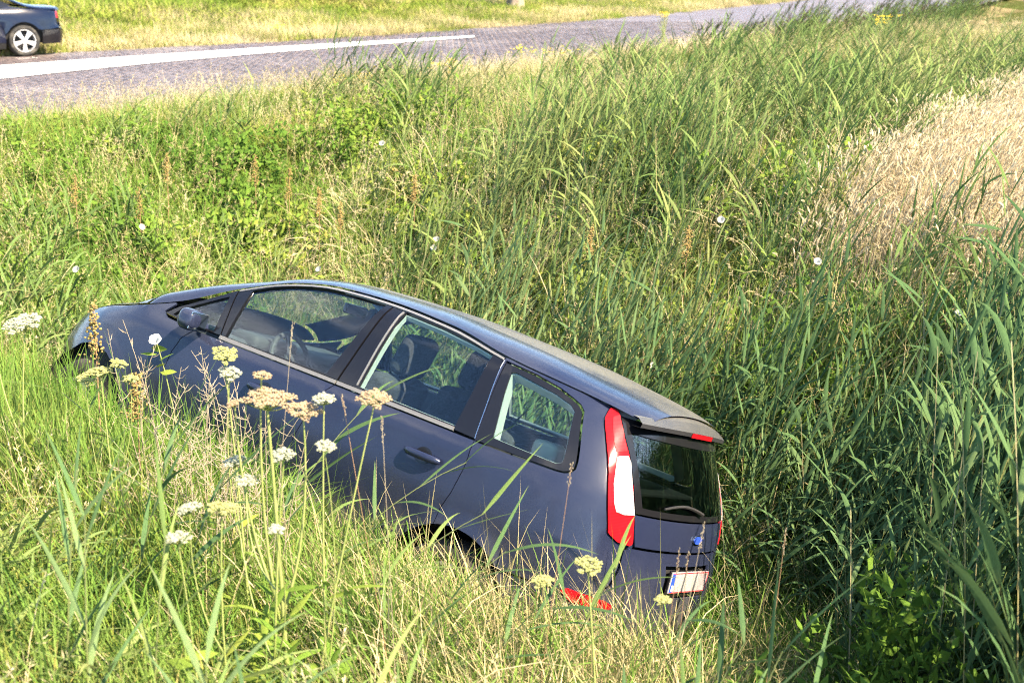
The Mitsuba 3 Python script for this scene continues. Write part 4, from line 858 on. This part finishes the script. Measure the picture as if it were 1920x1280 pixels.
umbel_plant('umbel_plant', 'umbellifer with three white heads left of the thick brown stem', [(-.71, 3.8, .61, .034, 'cream_umbel', 0), (-.93, 4.1, .47, .036, 'cream_umbel', -.1), (-.87, 4.0, .44, .034, 'cream_umbel', 0), (-.70, 3.6, .45, .024, 'cream_umbel', .2)], (-.80, 3.85), .006, 5)
umbel_plant('umbel_plant', 'umbellifer with a flat yellow green head beside a cream one in the lower grass', [(-.88, 3.7, .48, .048, 'green_umbel', 0), (-.99, 3.7, .475, .034, 'cream_umbel', -.2)], (-.85, 3.6), .005, 6)
umbel_plant('umbel_plant', 'low white umbellifer lowest of those in the left foreground', [(-.97, 3.5, .47, .034, 'cream_umbel', 0)], (-.93, 3.45), .004, 7, leaves=1)
umbel_plant('umbel_plant', 'pale green umbellifer before the rear bumper, below the tail light', [(.25, 3.9, .19, .042, 'green_umbel', .3), (.10, 3.9, .13, .034, 'green_umbel', -.2)], (.30, 3.75), .0055, 8, leaves=1)
umbel_plant('umbel_plant', 'small green umbellifer under the number plate', [(.48, 3.8, .115, .026, 'green_umbel', 0)], (.47, 3.78), .004, 9, leaves=1)
umbel_plant('umbel_plant', 'wide cream umbellifer at the left edge beside the car nose', [(-2.13, 5.5, .57, .075, 'cream_umbel', 0), (-2.30, 5.6, .62, .05, 'green_umbel', 0)], (-2.15, 5.45), .006, 10, leaves=1)
umbel_plant('umbel_plant', 'yellowish umbellifer cluster under the front wheel arch', [(-1.74, 5.3, .41, .05, 'green_umbel', 0), (-1.66, 5.3, .44, .035, 'green_umbel', .2), (-1.82, 5.35, .36, .04, 'green_umbel', -.2), (-1.60, 5.25, .39, .03, 'green_umbel', .2)], (-1.7, 5.2), .005, 11, leaves=1)

# bindweed flowers: shallow white trumpets
def bindweed(x, y, z, label, seed, yaw=0.0):
    rng = np.random.default_rng(seed); root = fresh('bindweed_flower'); tag(root, label, 'flower', 'white bindweed flowers')
    R_ = .030; n = 20; a = np.arange(n) * 2 * np.pi / n; prof = [(.003, 0), (.006, .014), (.014, .026), (.026, .034), (R_, .035)]
    v = np.array([[(r * (1 + .06 * math.cos(5 * q))) * math.cos(q), (r * (1 + .06 * math.cos(5 * q))) * math.sin(q), h] for r, h in prof for q in a])
    i, j = np.meshgrid(np.arange(len(prof) - 1), np.arange(n), indexing='ij'); q = np.stack([i * n + j, i * n + (j + 1) % n, (i + 1) * n + (j + 1) % n, (i + 1) * n + j], -1).reshape(-1, 4)
    m = tm(v, np.vstack([q[:, [0, 1, 2]], q[:, [0, 2, 3]]]))
    m.apply_transform(trimesh.transformations.rotation_matrix(rng.uniform(.5, 1.1), [1, rng.normal(0, .5) , 0])); m.apply_translation([x, y, z])
    put(f'{root}__petals', m, 'white_petal', smooth=True, uv=np.full((len(m.vertices), 2), .2))
    for k in range(5):
        lv = blades(rng, np.array([[x + rng.normal(0, .03), y + .01, z - .03 - .03 * k]]), rng.uniform(.06, .09), rng.uniform(.04, .055), rng.uniform(0, 6.28), rng.uniform(.9, 1.5), .4, 4, 'oval', rng.uniform(.2, .8), fold=.2)
        scene[fresh(f'{root}__leaf')] = uvply(lv[:3], 'herb_leaf')
    pts = curve([x + .03, y + .06, GZ(x + .03, y + .06)], [x, y, z], [.05, 0, 0], 8); put(f'{root}__stem', tube(pts, .003, 5), 'green_stem', smooth=True)
for i, (x, y, z, lab) in enumerate([(-1.35, 13.75, .20, 'white bindweed flower farthest up the meadow, left of centre'), (-.73, 12.15, -.56, 'lower of two white bindweed flowers close together behind the car roof'), (-.71, 12.21, -.50, 'upper of two white bindweed flowers close together behind the car roof'),
        (1.70, 10.53, .02, 'largest white bindweed flower among the reeds right of centre'), (2.26, 9.52, -.10, 'white bindweed flower half hidden in reeds below the wheat'), (-3.60, 12.54, -.44, 'white bindweed flower in the herbs above the car bonnet'),
        (1.06, 9.39, -.86, 'white bindweed flower in the dark reeds right of the roof'), (2.97, 8.41, -.20, 'white bindweed flower at the far right in the reeds'), (3.26, 8.43, -.04, 'white bindweed flower at the right edge, above its neighbour'),
        (2.79, 6.81, -1.06, 'white bindweed flower low at the right edge on a leafy twine'), (-3.68, 10.86, -.47, 'white bindweed flower in the grass beyond the car nose'), (-1.69, 6.0, .32, 'white bindweed flower hanging before the front wing'), (-1.87, 12.48, -.85, 'white bindweed flower just above the front of the roof')]):
    bindweed(x, y, z, lab, 200 + i)

# withered docks: brown seed spikes
def dock(x, y, z, h, label, seed, lean=.1):
    z = z + (.18 if y > 8 else 0)
    rng = np.random.default_rng(seed); root = fresh('dock_plant'); tag(root, label, 'weed', 'brown seeding dock plants')
    top = np.array([x, y, z]); g = GZ(x - lean * .5, y); pts = curve([x - lean * .5, y + .02, g], top, [0, 0, 0], 10)
    put(f'{root}__stem', tube(pts, np.linspace(.005, .0025, 10), 5), 'rust_stem', smooth=True)
    oc = trimesh.creation.icosphere(0, 1.0); ms = []
    for k in range(150):
        u = rng.uniform(0, 1) ** .8; c = top - np.array([lean * .25, 0, h]) * u + rng.normal(0, .010 + .012 * u, 3)
        m = oc.copy(); m.vertices = m.vertices * rng.uniform(.004, .009, 3) + c; ms.append(m)
    labels[put(f'{root}__seed_spike', join(*ms), 'brown_seed', smooth=False)] = {'kind': 'stuff'}
for i, (x, y, z, h, lab) in enumerate([(-2.26, 13.29, -.16, .30, 'brown dock spike in the meadow above the windscreen'), (-3.52, 13.4, -.01, .30, 'brown dock spike left of the meadow centre'), (-3.62, 12.67, -.24, .28, 'brown dock spike in front of a taller one at the left'), (-4.09, 12.24, -.06, .26, 'leftmost brown dock spike'),
        (-2.64, 13.51, -.06, .30, 'brown dock spike behind the front of the roof'), (-1.92, 13.0, -.30, .28, 'brown dock spike near the top of the roof line'), (-1.68, 12.74, -.41, .26, 'brown dock spike nearest behind the roof'), (-.94, 12.72, -.14, .26, 'brown dock spike right of the others behind the roof'),
        (-2.04, 6.2, .46, .26, 'dark withered dock spike standing before the bonnet'), (-1.68, 5.6, .30, .22, 'withered dock spike below the bonnet among pale stems'), (.67, 10.84, -.26, .26, 'brown dock spike in the weeds right of the roof'), (1.40, 10.22, -.13, .26, 'brown dock spike among the reeds right of centre')]):
    dock(x, y, z, h, lab, 300 + i)

# dry rape stalks with thin curved pods
def rape(x, y, z, label, seed, n=5):
    rng = np.random.default_rng(seed); root = fresh('dry_pod_plant'); tag(root, label, 'weed', 'dry pale pod plants')
    g = GZ(x + .05, y); st, pods = [], []
    for k in range(n):
        tip = np.array([x + rng.normal(.04, .20), y + rng.normal(0, .10), z - rng.uniform(.02, .26) * (k > 0)])
        c = curve([x + .05 + rng.normal(0, .03), y + rng.normal(0, .03), g], tip, [rng.normal(.0, .10), 0, .05], 14); st.append(tube(c, np.linspace(.0028, .0012, 14), 4))
        for j in range(16):
            u = rng.uniform(.50, .98) * 13; i = int(u); b = c[i] + (c[min(i + 1, 13)] - c[i]) * (u - i); a = rng.uniform(0, 6.28)
            d = np.array([math.cos(a), math.sin(a), .45]) * rng.uniform(.03, .055)
            pods.append(tube(np.array([b, b + d * .5 + [0, 0, -.003], b + d + [0, 0, .008]]), np.array([.0008, .0016, .0006]), 4, False))
    put(f'{root}__stalks', join(*st), 'pale_stem', smooth=True); labels[put(f'{root}__pods', join(*pods), 'pale_stem', smooth=True)] = {'kind': 'stuff'}
for i, (x, y, z, lab) in enumerate([(-1.59, 5.6, .56, 'tallest dry pale pod plant before the front wing'), (-1.42, 5.5, .47, 'dry pale pod plant before the front door edge'), (-1.26, 5.2, .46, 'dry pale pod plant before the middle of the front door'), (-1.40, 5.4, .36, 'dry pale pod plant in the tangle below the front door'),
        (-1.08, 4.9, .40, 'rightmost dry pale pod plant in the tangle'), (-1.48, 5.2, .30, 'low dry pale pod plant left in the tangle'), (-1.56, 5.1, .22, 'lowest dry pale pod plant under the wheel arch'), (-1.22, 4.85, .28, 'low dry pale pod plant nearest the camera'), (-1.30, 5.05, .34, 'dry pale pod plant in the middle of the tangle')]):
    rape(x, y, z, lab, 400 + i, 6)
# rust coloured bare grass stalks with a narrow head
def stalk(p0, p1, label, seed, mat='rust_stem', head=.09, bow=(0, 0, 0)):
    rng = np.random.default_rng(seed); root = fresh('dry_stalk'); tag(root, label, 'grass stalk', 'single dry stalks before the car')
    p0 = [p0[0], p0[1], GZ(*p0)]; c = curve(p0, p1, bow, 12); put(f'{root}__stem', tube(c, np.linspace(.0014, .0008, 12), 5), mat, smooth=True)
    d = c[-1] - c[-2]; d /= np.linalg.norm(d); ms = []
    for k in range(20):
        b = c[-1] - d * head * (k / 20); s_m = trimesh.creation.icosphere(0, 1.0); s_m.vertices = s_m.vertices * [.0013, .0013, .0045] + b + rng.normal(0, .0028, 3); ms.append(s_m)
    put(f'{root}__head', join(*ms), 'pale_stem', smooth=False)
for i, (p0, p1, mat, lab) in enumerate([((-.36, 4.0), (-.56, 4.1, .70), 'rust_stem', 'reddish bare stalk slanting across the rear door'), ((-.38, 3.9), (-.42, 4.0, .66), 'pale_stem', 'pale stalk beside the golden seed head'), ((.44, 3.9), (.55, 3.95, .22), 'rust_stem', 'left of two rusty stalks before the number plate'),
        ((.50, 3.9), (.58, 3.95, .21), 'rust_stem', 'right of two rusty stalks before the number plate'), ((.40, 3.7), (.62, 3.9, .33), 'pale_stem', 'bent pale stalk reaching over the badge'), ((.03, 4.0), (.20, 4.1, .46), 'rust_stem', 'thin stalk before the rear wing'),
        ((.80, 3.9), (.93, 4.1, .22), 'rust_stem', 'rusty stalk right of the car tail'), ((-.95, 4.4), (-.78, 4.5, .83), 'pale_stem', 'pale stalk above the big brown seed head')]):
    stalk(p0, p1, lab, 500 + i, mat)
# ragwort by the road
def ragwort(x, y, z, label, seed):
    rng = np.random.default_rng(seed); root = fresh('ragwort'); tag(root, label, 'flower', 'yellow ragwort along the road'); g = GZ(x, y); heads = []; st = []
    for k in range(16):
        tip = np.array([x + rng.normal(0, .12), y + rng.normal(0, .12), z + rng.normal(0, .05)]); st.append(tube(curve([x, y, g], tip, [0, 0, .02], 6), .004, 4))
        for j in range(5):
            m = trimesh.creation.cylinder(.013, .006, sections=8); m.apply_translation(tip + rng.normal(0, .022, 3) * [1, 1, .4]); heads.append(m)
    put(f'{root}__stems', join(*st), 'green_stem', smooth=True); put(f'{root}__blossom', join(*heads), 'yellow_flower', smooth=False)
M('yellow_flower', principled((.78, .56, .03), roughness=.6))
for i, (x, y, z, lab) in enumerate([(-2.56, 20.0, .33, 'yellow ragwort at the road verge, left clump'), (-2.30, 20.2, .30, 'yellow ragwort beside the left clump'), (-1.07, 24.0, .26, 'yellow ragwort below the end of the white line'), (-2.0, 21.5, .31, 'yellow ragwort behind the left clump'), (.22, 27.6, .27, 'yellow ragwort in the middle of the verge'), (.89, 27.0, .26, 'yellow ragwort right of the middle one on the verge'),
        (-1.3, 23.5, .26, 'yellow ragwort left of the one below the white line'), (3.8, 34.0, .70, 'yellow ragwort far right at the road edge'), (7.12, 26.0, .95, 'yellow ragwort in the reed belt at the upper right'), (-6.2, 35.5, .35, 'yellow ragwort across the road behind the white line'), (4.6, 52.5, .5, 'yellow ragwort across the road to the right')]):
    ragwort(x, y, z, lab, 600 + i)
# single reeds that stand out before everything else
def single_reed(x, y, h, az, lean, bend, label, seed, nl=7, Lf=(.28, .42), Wf=(.018, .028), group='reed shoots in the foreground', stem_r=.0035, up=(.35, .75), mat='reed_leaf', hue=(.3, .9)):
    rng = np.random.default_rng(seed); root = fresh('reed'); tag(root, label, 'reed', group); g = GZ(x, y) - .02
    k = np.linspace(0, 1, 12); th = lean + bend * k; d = np.stack([np.sin(th) * math.cos(az), np.sin(th) * math.sin(az), np.cos(th)], 1) * h / 11
    c = np.array([x, y, g]) + np.vstack([[0, 0, 0], np.cumsum(d[:-1], 0)])
    put(f'{root}__stem', tube(c, np.linspace(stem_r, stem_r * .5, 12), 6), 'reed_stem', smooth=True, uv=np.full((12 * 6 + 2, 2), .4))
    for j in range(nl):
        u = min(.99, .30 + .70 * (j + 1) / nl) * 11; i = int(u); b = c[i] + (c[min(i + 1, 11)] - c[i]) * (u - i)
        lv = blades(rng, b[None], rng.uniform(*Lf), rng.uniform(*Wf), az + (.7 if j % 2 else -.7) + rng.normal(0, .35), rng.uniform(*up) + th[i] * .6, rng.uniform(.1, .9), 9, 'reed', rng.uniform(*hue), twist=.4, fold=.22)
        scene[fresh(f'{root}__leaf')] = uvply(lv[:3], mat)
SR = [  # x, y, height, azimuth, lean, bend, label
    (.02, 4.3, .98, .2, .25, .3, 'reed shoot with a fan of leaves before the rear wheel arch'), (.26, 3.9, .95, .3, .2, .4, 'reed shoot before the tail light'), (.40, 3.6, .98, .5, .2, .5, 'reed shoot reaching over the rear window'), (.42, 3.2, .80, 1.0, .05, .3, 'reed shoot with one broad blade under the number plate'),
    (.52, 3.4, 1.05, .3, .15, .3, 'tall reed shoot right of the number plate'), (.60, 3.5, .9, .2, .2, .4, 'reed shoot right of the tail, near the dark ditch'),
    (-1.35, 5.2, 1.25, 2.8, .15, .9, 'reed arching over the bonnet to the left'), (-1.15, 4.9, 1.30, .4, .20, .75, 'reed arching over the door mirror'), (-1.0, 4.8, 1.25, .2, .35, .9, 'reed with drooping yellow tips before the front window'), (-.80, 4.5, 1.1, .1, .35, .8, 'reed with long blades across the rear door window'),
    (-.55, 4.3, .95, .2, .3, .7, 'reed before the lower rear door'), (-.30, 4.4, .85, .1, .3, .8, 'reed with a bent yellow leaf before the wheel arch'), (-.12, 4.1, .80, 2.6, .3, .8, 'reed leaning left over the rear wheel'),
    (-1.32, 3.4, .95, 1.2, .08, .2, 'blue green reed shoot at the left edge'), (-1.18, 3.2, .90, 1.5, .05, .2, 'upright pale reed shoot in the left foreground'), (-1.05, 3.3, .85, 1.2, .1, .2, 'reed shoot second from the left foreground pair'), (-.78, 2.9, .70, 1.6, .05, .2, 'reed shoot with forked blades at the bottom left'),
    (-.66, 2.7, .62, 1.4, .1, .2, 'broad reed shoot at the bottom, left of centre'), (-.55, 2.9, .66, .6, .2, .3, 'reed shoot leaning right at the bottom'), (-1.25, 4.1, .95, .4, .15, .4, 'reed shoot among the left grass'), (-1.45, 4.4, .95, .6, .15, .3, 'reed shoot farther back in the left grass'),
    (-.95, 2.2, .55, 1.3, .1, .3, 'nearest reed shoot, out of focus at the bottom left corner'), (-.38, 2.0, .40, 1.1, .15, .4, 'nearest reed shoot, out of focus at the bottom'),
    (1.55, 5.6, 1.1, .1, .15, .5, 'arching reed in the dark ditch at the bottom right'), (1.95, 5.9, 1.5, .2, .2, .6, 'tall reed over the dark ditch at the right'), (1.35, 5.2, 1.0, .3, .25, .6, 'reed rising from the dark ditch right of the tail'),
    (1.95, 5.2, 1.7, .1, .25, .6, 'tall reed with wide blades at the right edge'), (2.1, 5.5, 2.0, .2, .3, .5, 'tallest reed at the right edge'), (1.9, 6.1, 1.8, .1, .35, .5, 'tall leaning reed right of centre'), (2.35, 6.2, 2.1, .2, .3, .5, 'tall reed with a plume at the far right')]
for i, a in enumerate(SR): single_reed(*a[:6], a[6], 700 + i, nl=6 + i % 3, Wf=(.013, .020) if a[1] < 3.5 else (.015, .024), hue=(.05, .7), mat='tall_reed_leaf' if i % 3 else 'reed_leaf')
def tall_reed(x, y, h, lean, label, seed, plume=False):
    single_reed(x, y, h, .15, lean, .35, label, seed, nl=8, Lf=(.30, .46), group='tall reeds standing over the wheat', up=(.5, 1.0))
for i, (x, y, h, ln_, lab) in enumerate([(2.35, 8.2, 1.75, .1, 'tall reed with crossed blades below the wheat'), (2.55, 8.0, 1.7, .15, 'tall reed before the lower edge of the wheat'), (2.9, 8.0, 1.7, .15, 'tall reed before the middle of the wheat'), (3.2, 8.0, 1.7, .15, 'tall reed at the right edge before the wheat'), (2.1, 8.4, 1.7, .1, 'tall reed left of the wheat corner')]):
    tall_reed(x, y, h, ln_, lab, 800 + i)

# ------------------------------------------------------------------ the dark saloon on the far side of the road
C = 'black_saloon'
hd = np.array([-.80, -.60, 0]); lf_ = np.array([.60, -.80, 0])
Mc = np.eye(4); Mc[:3, 0], Mc[:3, 1], Mc[:3, 2] = hd, lf_, [0, 0, 1]
Mc[:3, 3] = np.array([-10.75, 29.6, -.02]) - lf_ * .80
POSE[C] = T(Mc)
sc_ = Skin(tab([.15, .25, .4, .6, .75, .88, .98, 1.1, 1.25, 1.42, 1.5], [.82, .88, .91, .925, .925, .91, .87, .80, .70, .58, .5]),
           tab([-1.05, -.95, -.8, -.5, -.2, .3, .9, 1.4, 1.9, 2.4, 3.0, 3.5, 3.8], [.90, 1.03, 1.06, 1.075, 1.12, 1.32, 1.425, 1.43, 1.36, 1.12, .98, .86, .6]),
           tab([.15, .3, .45, .58, .62, .8, .95, 1.05, 1.5], [-.92, -1.02, -1.05, -1.04, -.98, -.97, -.955, -.93, -.7]),
           tab([.15, .4, .7, .9, 1.5], [3.6, 3.75, 3.78, 3.6, 3.2]), .15, 5.0, 2.4, 3.0, tab([.1, 1.6], [.16, .16]), xhood=2.4)
sc_.bumps = lambda x, z: .02 * np.exp(-(np.clip(np.hypot(x, z - .34) - .40, 0, 9) / .05) ** 2) + .012 * np.exp(-((z - .80) / .04) ** 2) * sstep(-.6, .2, x)
def cput(name, mesh, mat, parent=C, smooth=30): return put(f'{parent}__{name}', mesh, mat, smooth=smooth, to_world=POSE[C])
def cboth(name, mat, poly, holes=(), **kw):
    m = panel(sc_.body, poly, holes, **kw); cput(name, m, mat); cput(name, mirror_y(m), mat)
M('dark_blue_paint', principled((.004, .007, .022), roughness=.10, metallic=.0, specular=.4))
a_ = disc_pts(0, .34, .395, 12, 168, 20)
zb = lambda x: float(sc_.top(x)) * .93
cboth('rear_wing', 'dark_blue_paint', [(.70, 1.0), (.735, .92), (.745, .80), (.70, .60)] + sc_.S((-.6, .57), (-.385, .56)) + sc_.S(*a_[::-1][3:-3]) + sc_.S((.40, .48), (.44, .62), (.62, .80), (.66, .93), (.40, 1.10), (-.1, 1.02), (-.6, .985)), step=.08)
cboth('rear_door', 'dark_blue_paint', sc_.S((.40, .30), (.41, .48), (.45, .62), (.63, .80), (.67, .93), (1.45, .92), (1.42, .30)), step=.1)
cboth('front_door', 'dark_blue_paint', sc_.S((1.43, .30), (1.46, .92), (2.35, .90), (2.32, .30)), step=.1)
cboth('front_wing', 'dark_blue_paint', sc_.S((2.34, .30), (2.37, .90), (3.0, .88), (3.5, .78), (3.4, .45), *[(2.87 + .39 * math.cos(t), .34 + .39 * math.sin(t)) for t in np.linspace(.3, 2.85, 14)]), step=.1)
cboth('sill', 'black_rough', sc_.S((.40, .29), (.40, .17), (2.4, .17), (2.4, .29)), step=.2)
cboth('side_window', 'black_gloss', sc_.S((.20, 1.10), (.68, .945), (2.30, .92), (2.12, 1.10), (1.85, 1.27), (1.4, 1.335), (.9, 1.325), (.55, 1.27)), step=.1)
cboth('tail_light', 'red_lens', [(.50, .80), (.50, .985), (.70, .985), (.735, .92), (.742, .80)], off=-.006, thick=.03, step=.05)
mirc = lambda pts: pts + [(-a, b) for a, b in pts[::-1]]
cput('boot_lid', panel(sc_.body, mirc([(.50, .60), (.50, .99)]), step=.08), 'dark_blue_paint')
cput('rear_bumper', panel(sc_.body, mirc([(sc_.s_of(-.375, .25), .25), (sc_.s_of(-.40, .40), .40), (sc_.s_of(-.40, .55), .555), (.62, .575)]), step=.08, off=-.01), 'black_trim')
zc = lambda x: sc_.top(x) * .925
xs = np.linspace(-.90, 2.4, 46); ts = np.linspace(-1, 1, 23); X_, T_2 = np.meshgrid(xs, ts, indexing='ij'); Pm = sc_.crown(X_, T_2, zc(X_)); i = np.arange(46 * 23).reshape(46, 23)
q = np.stack([i[:-1, :-1], i[1:, :-1], i[1:, 1:], i[:-1, 1:]], -1).reshape(-1, 4); cput('roof', tm(Pm.reshape(-1, 3), np.vstack([q[:, [0, 1, 2]], q[:, [0, 2, 3]]])), 'dark_blue_paint')
xs = np.linspace(2.4, 3.7, 20); X_, T_2 = np.meshgrid(xs, ts, indexing='ij'); Pm = sc_.crown(X_, T_2, zc(X_)); i = np.arange(20 * 23).reshape(20, 23)
q = np.stack([i[:-1, :-1], i[1:, :-1], i[1:, 1:], i[:-1, 1:]], -1).reshape(-1, 4); cput('bonnet', tm(Pm.reshape(-1, 3), np.vstack([q[:, [0, 1, 2]], q[:, [0, 2, 3]]])), 'dark_blue_paint')
cput('underbody', rbox(4.3, 1.5, .10, .03, (1.35, 0, .32)), 'black_rough'); cput('shell', rbox(4.2, 1.60, .55, .1, (1.4, 0, .60)), 'black_rough')
cput('door_handle', rbox(.20, .03, .025, .010, (.62, .935, .845)), 'chrome'); cput('door_handle', rbox(.20, .03, .025, .010, (1.60, .935, .845)), 'chrome')
for x in (0, 2.87):
    for sg in (1, -1): wheel(C, 'wheel', (x, sg * .80, .335), .335, .245, 5, width=.235, side=sg, double=True)
tag(C, 'dark blue saloon with five spoke alloy wheels parked across the road', 'car')

# ------------------------------------------------------------------ beyond the road
def trunk(x, y, r, h, label, seed):
    rng = np.random.default_rng(seed); root = fresh('tree'); tag(root, label, 'tree'); g = GZ(x, y) - .1
    z = np.r_[0, .08, .2, .4, .8, 1.5, 2.5, h]; rr = r * np.r_[1.9, 1.5, 1.2, 1.05, 1.0, .95, .85, .6]
    m = tube(np.stack([x + 0 * z, y + 0 * z, g + z], 1), rr, 20); v = np.array(m.vertices); v[:, :2] += (meshkit.fbm(v * [6, 6, 2], 3, seed)[:, None] - .5) * .12 * r * 4
    put(f'{root}__trunk', tm(v, m.faces), 'bark', smooth=True)
    n = 1500; c = np.array([x, y, g + h + 1.2]) + rng.normal(0, 1, (n, 3)) * [1.6, 1.6, 1.1]
    lv = blades(rng, c, rng.uniform(.08, .16, n), rng.uniform(.05, .09, n), rng.uniform(0, 6.28, n), rng.uniform(.3, 2.0, n), .4, 2, 'oval', rng.uniform(.1, .9, n)); scene[f'{root}__crown'] = uvply(lv[:3], 'herb_leaf')
    for k in range(5):
        a = rng.uniform(0, 6.28); put(f'{root}__limb', tube(curve([x, y, g + h * .85], [x + 1.3 * math.cos(a), y + 1.3 * math.sin(a), g + h + 1.2], [0, 0, .2], 7), np.linspace(r * .45, r * .1, 7), 7), 'bark', smooth=True)
M('bark', two({'type': 'diffuse', 'reflectance': mikit.proc(lambda p, n, uv: mix((.16, .11, .07), (.40, .33, .26), fbm(p.x * 9, p.y * 9, p.z * 2.2, 4)))}))
trunk(.14, 50.0, .30, 4.5, 'tree trunk standing on the far side of the road', 31)
def shrub(x, y, w, h, label, seed):
    rng = np.random.default_rng(seed); root = fresh('shrub'); tag(root, label, 'shrub', 'dark shrubs on the bank beyond the road'); g = GZ(x, y); n = 2600
    u = rng.normal(0, 1, (n, 3)); u /= np.linalg.norm(u, axis=1, keepdims=True); r = rng.uniform(.55, 1, n) ** .5
    c = np.array([x, y, g + h * .52]) + u * r[:, None] * np.array([w, w * .7, h * .52]) * (.75 + .5 * meshkit.fbm(u * 2.5 + seed, 3)[:, None])
    lv = blades(rng, c, rng.uniform(.07, .13, n), rng.uniform(.04, .07, n), rng.uniform(0, 6.28, n), rng.uniform(.3, 1.9, n), .4, 2, 'oval', rng.uniform(0, .5, n)); scene[f'{root}__foliage'] = uvply(lv[:3], 'herb_leaf')
    put(f'{root}__stem', join(*[tube(curve([x + rng.normal(0, .1), y, g - .05], [x + rng.normal(0, w * .5), y + rng.normal(0, w * .4), g + h * .7], [0, 0, .1], 6), np.linspace(.03, .012, 6), 5) for _ in range(7)]), 'bark', smooth=True)
for i, (x, y, w, h, lab) in enumerate([(-8.5, 45.4, 1.0, 1.6, 'leftmost dark shrub on the bank beyond the road'), (-7.2, 46.6, 1.1, 1.8, 'dark shrub above the white line'), (-5.8, 47.2, 1.1, 1.7, 'dark shrub left of the tree trunk'), (-4.8, 48.8, 1.0, 1.6, 'dark shrub nearest the tree trunk'), (-17.5, 46, 1.3, 1.4, 'shrub behind the parked saloon')]):
    shrub(x, y, w, h, lab, 40 + i)
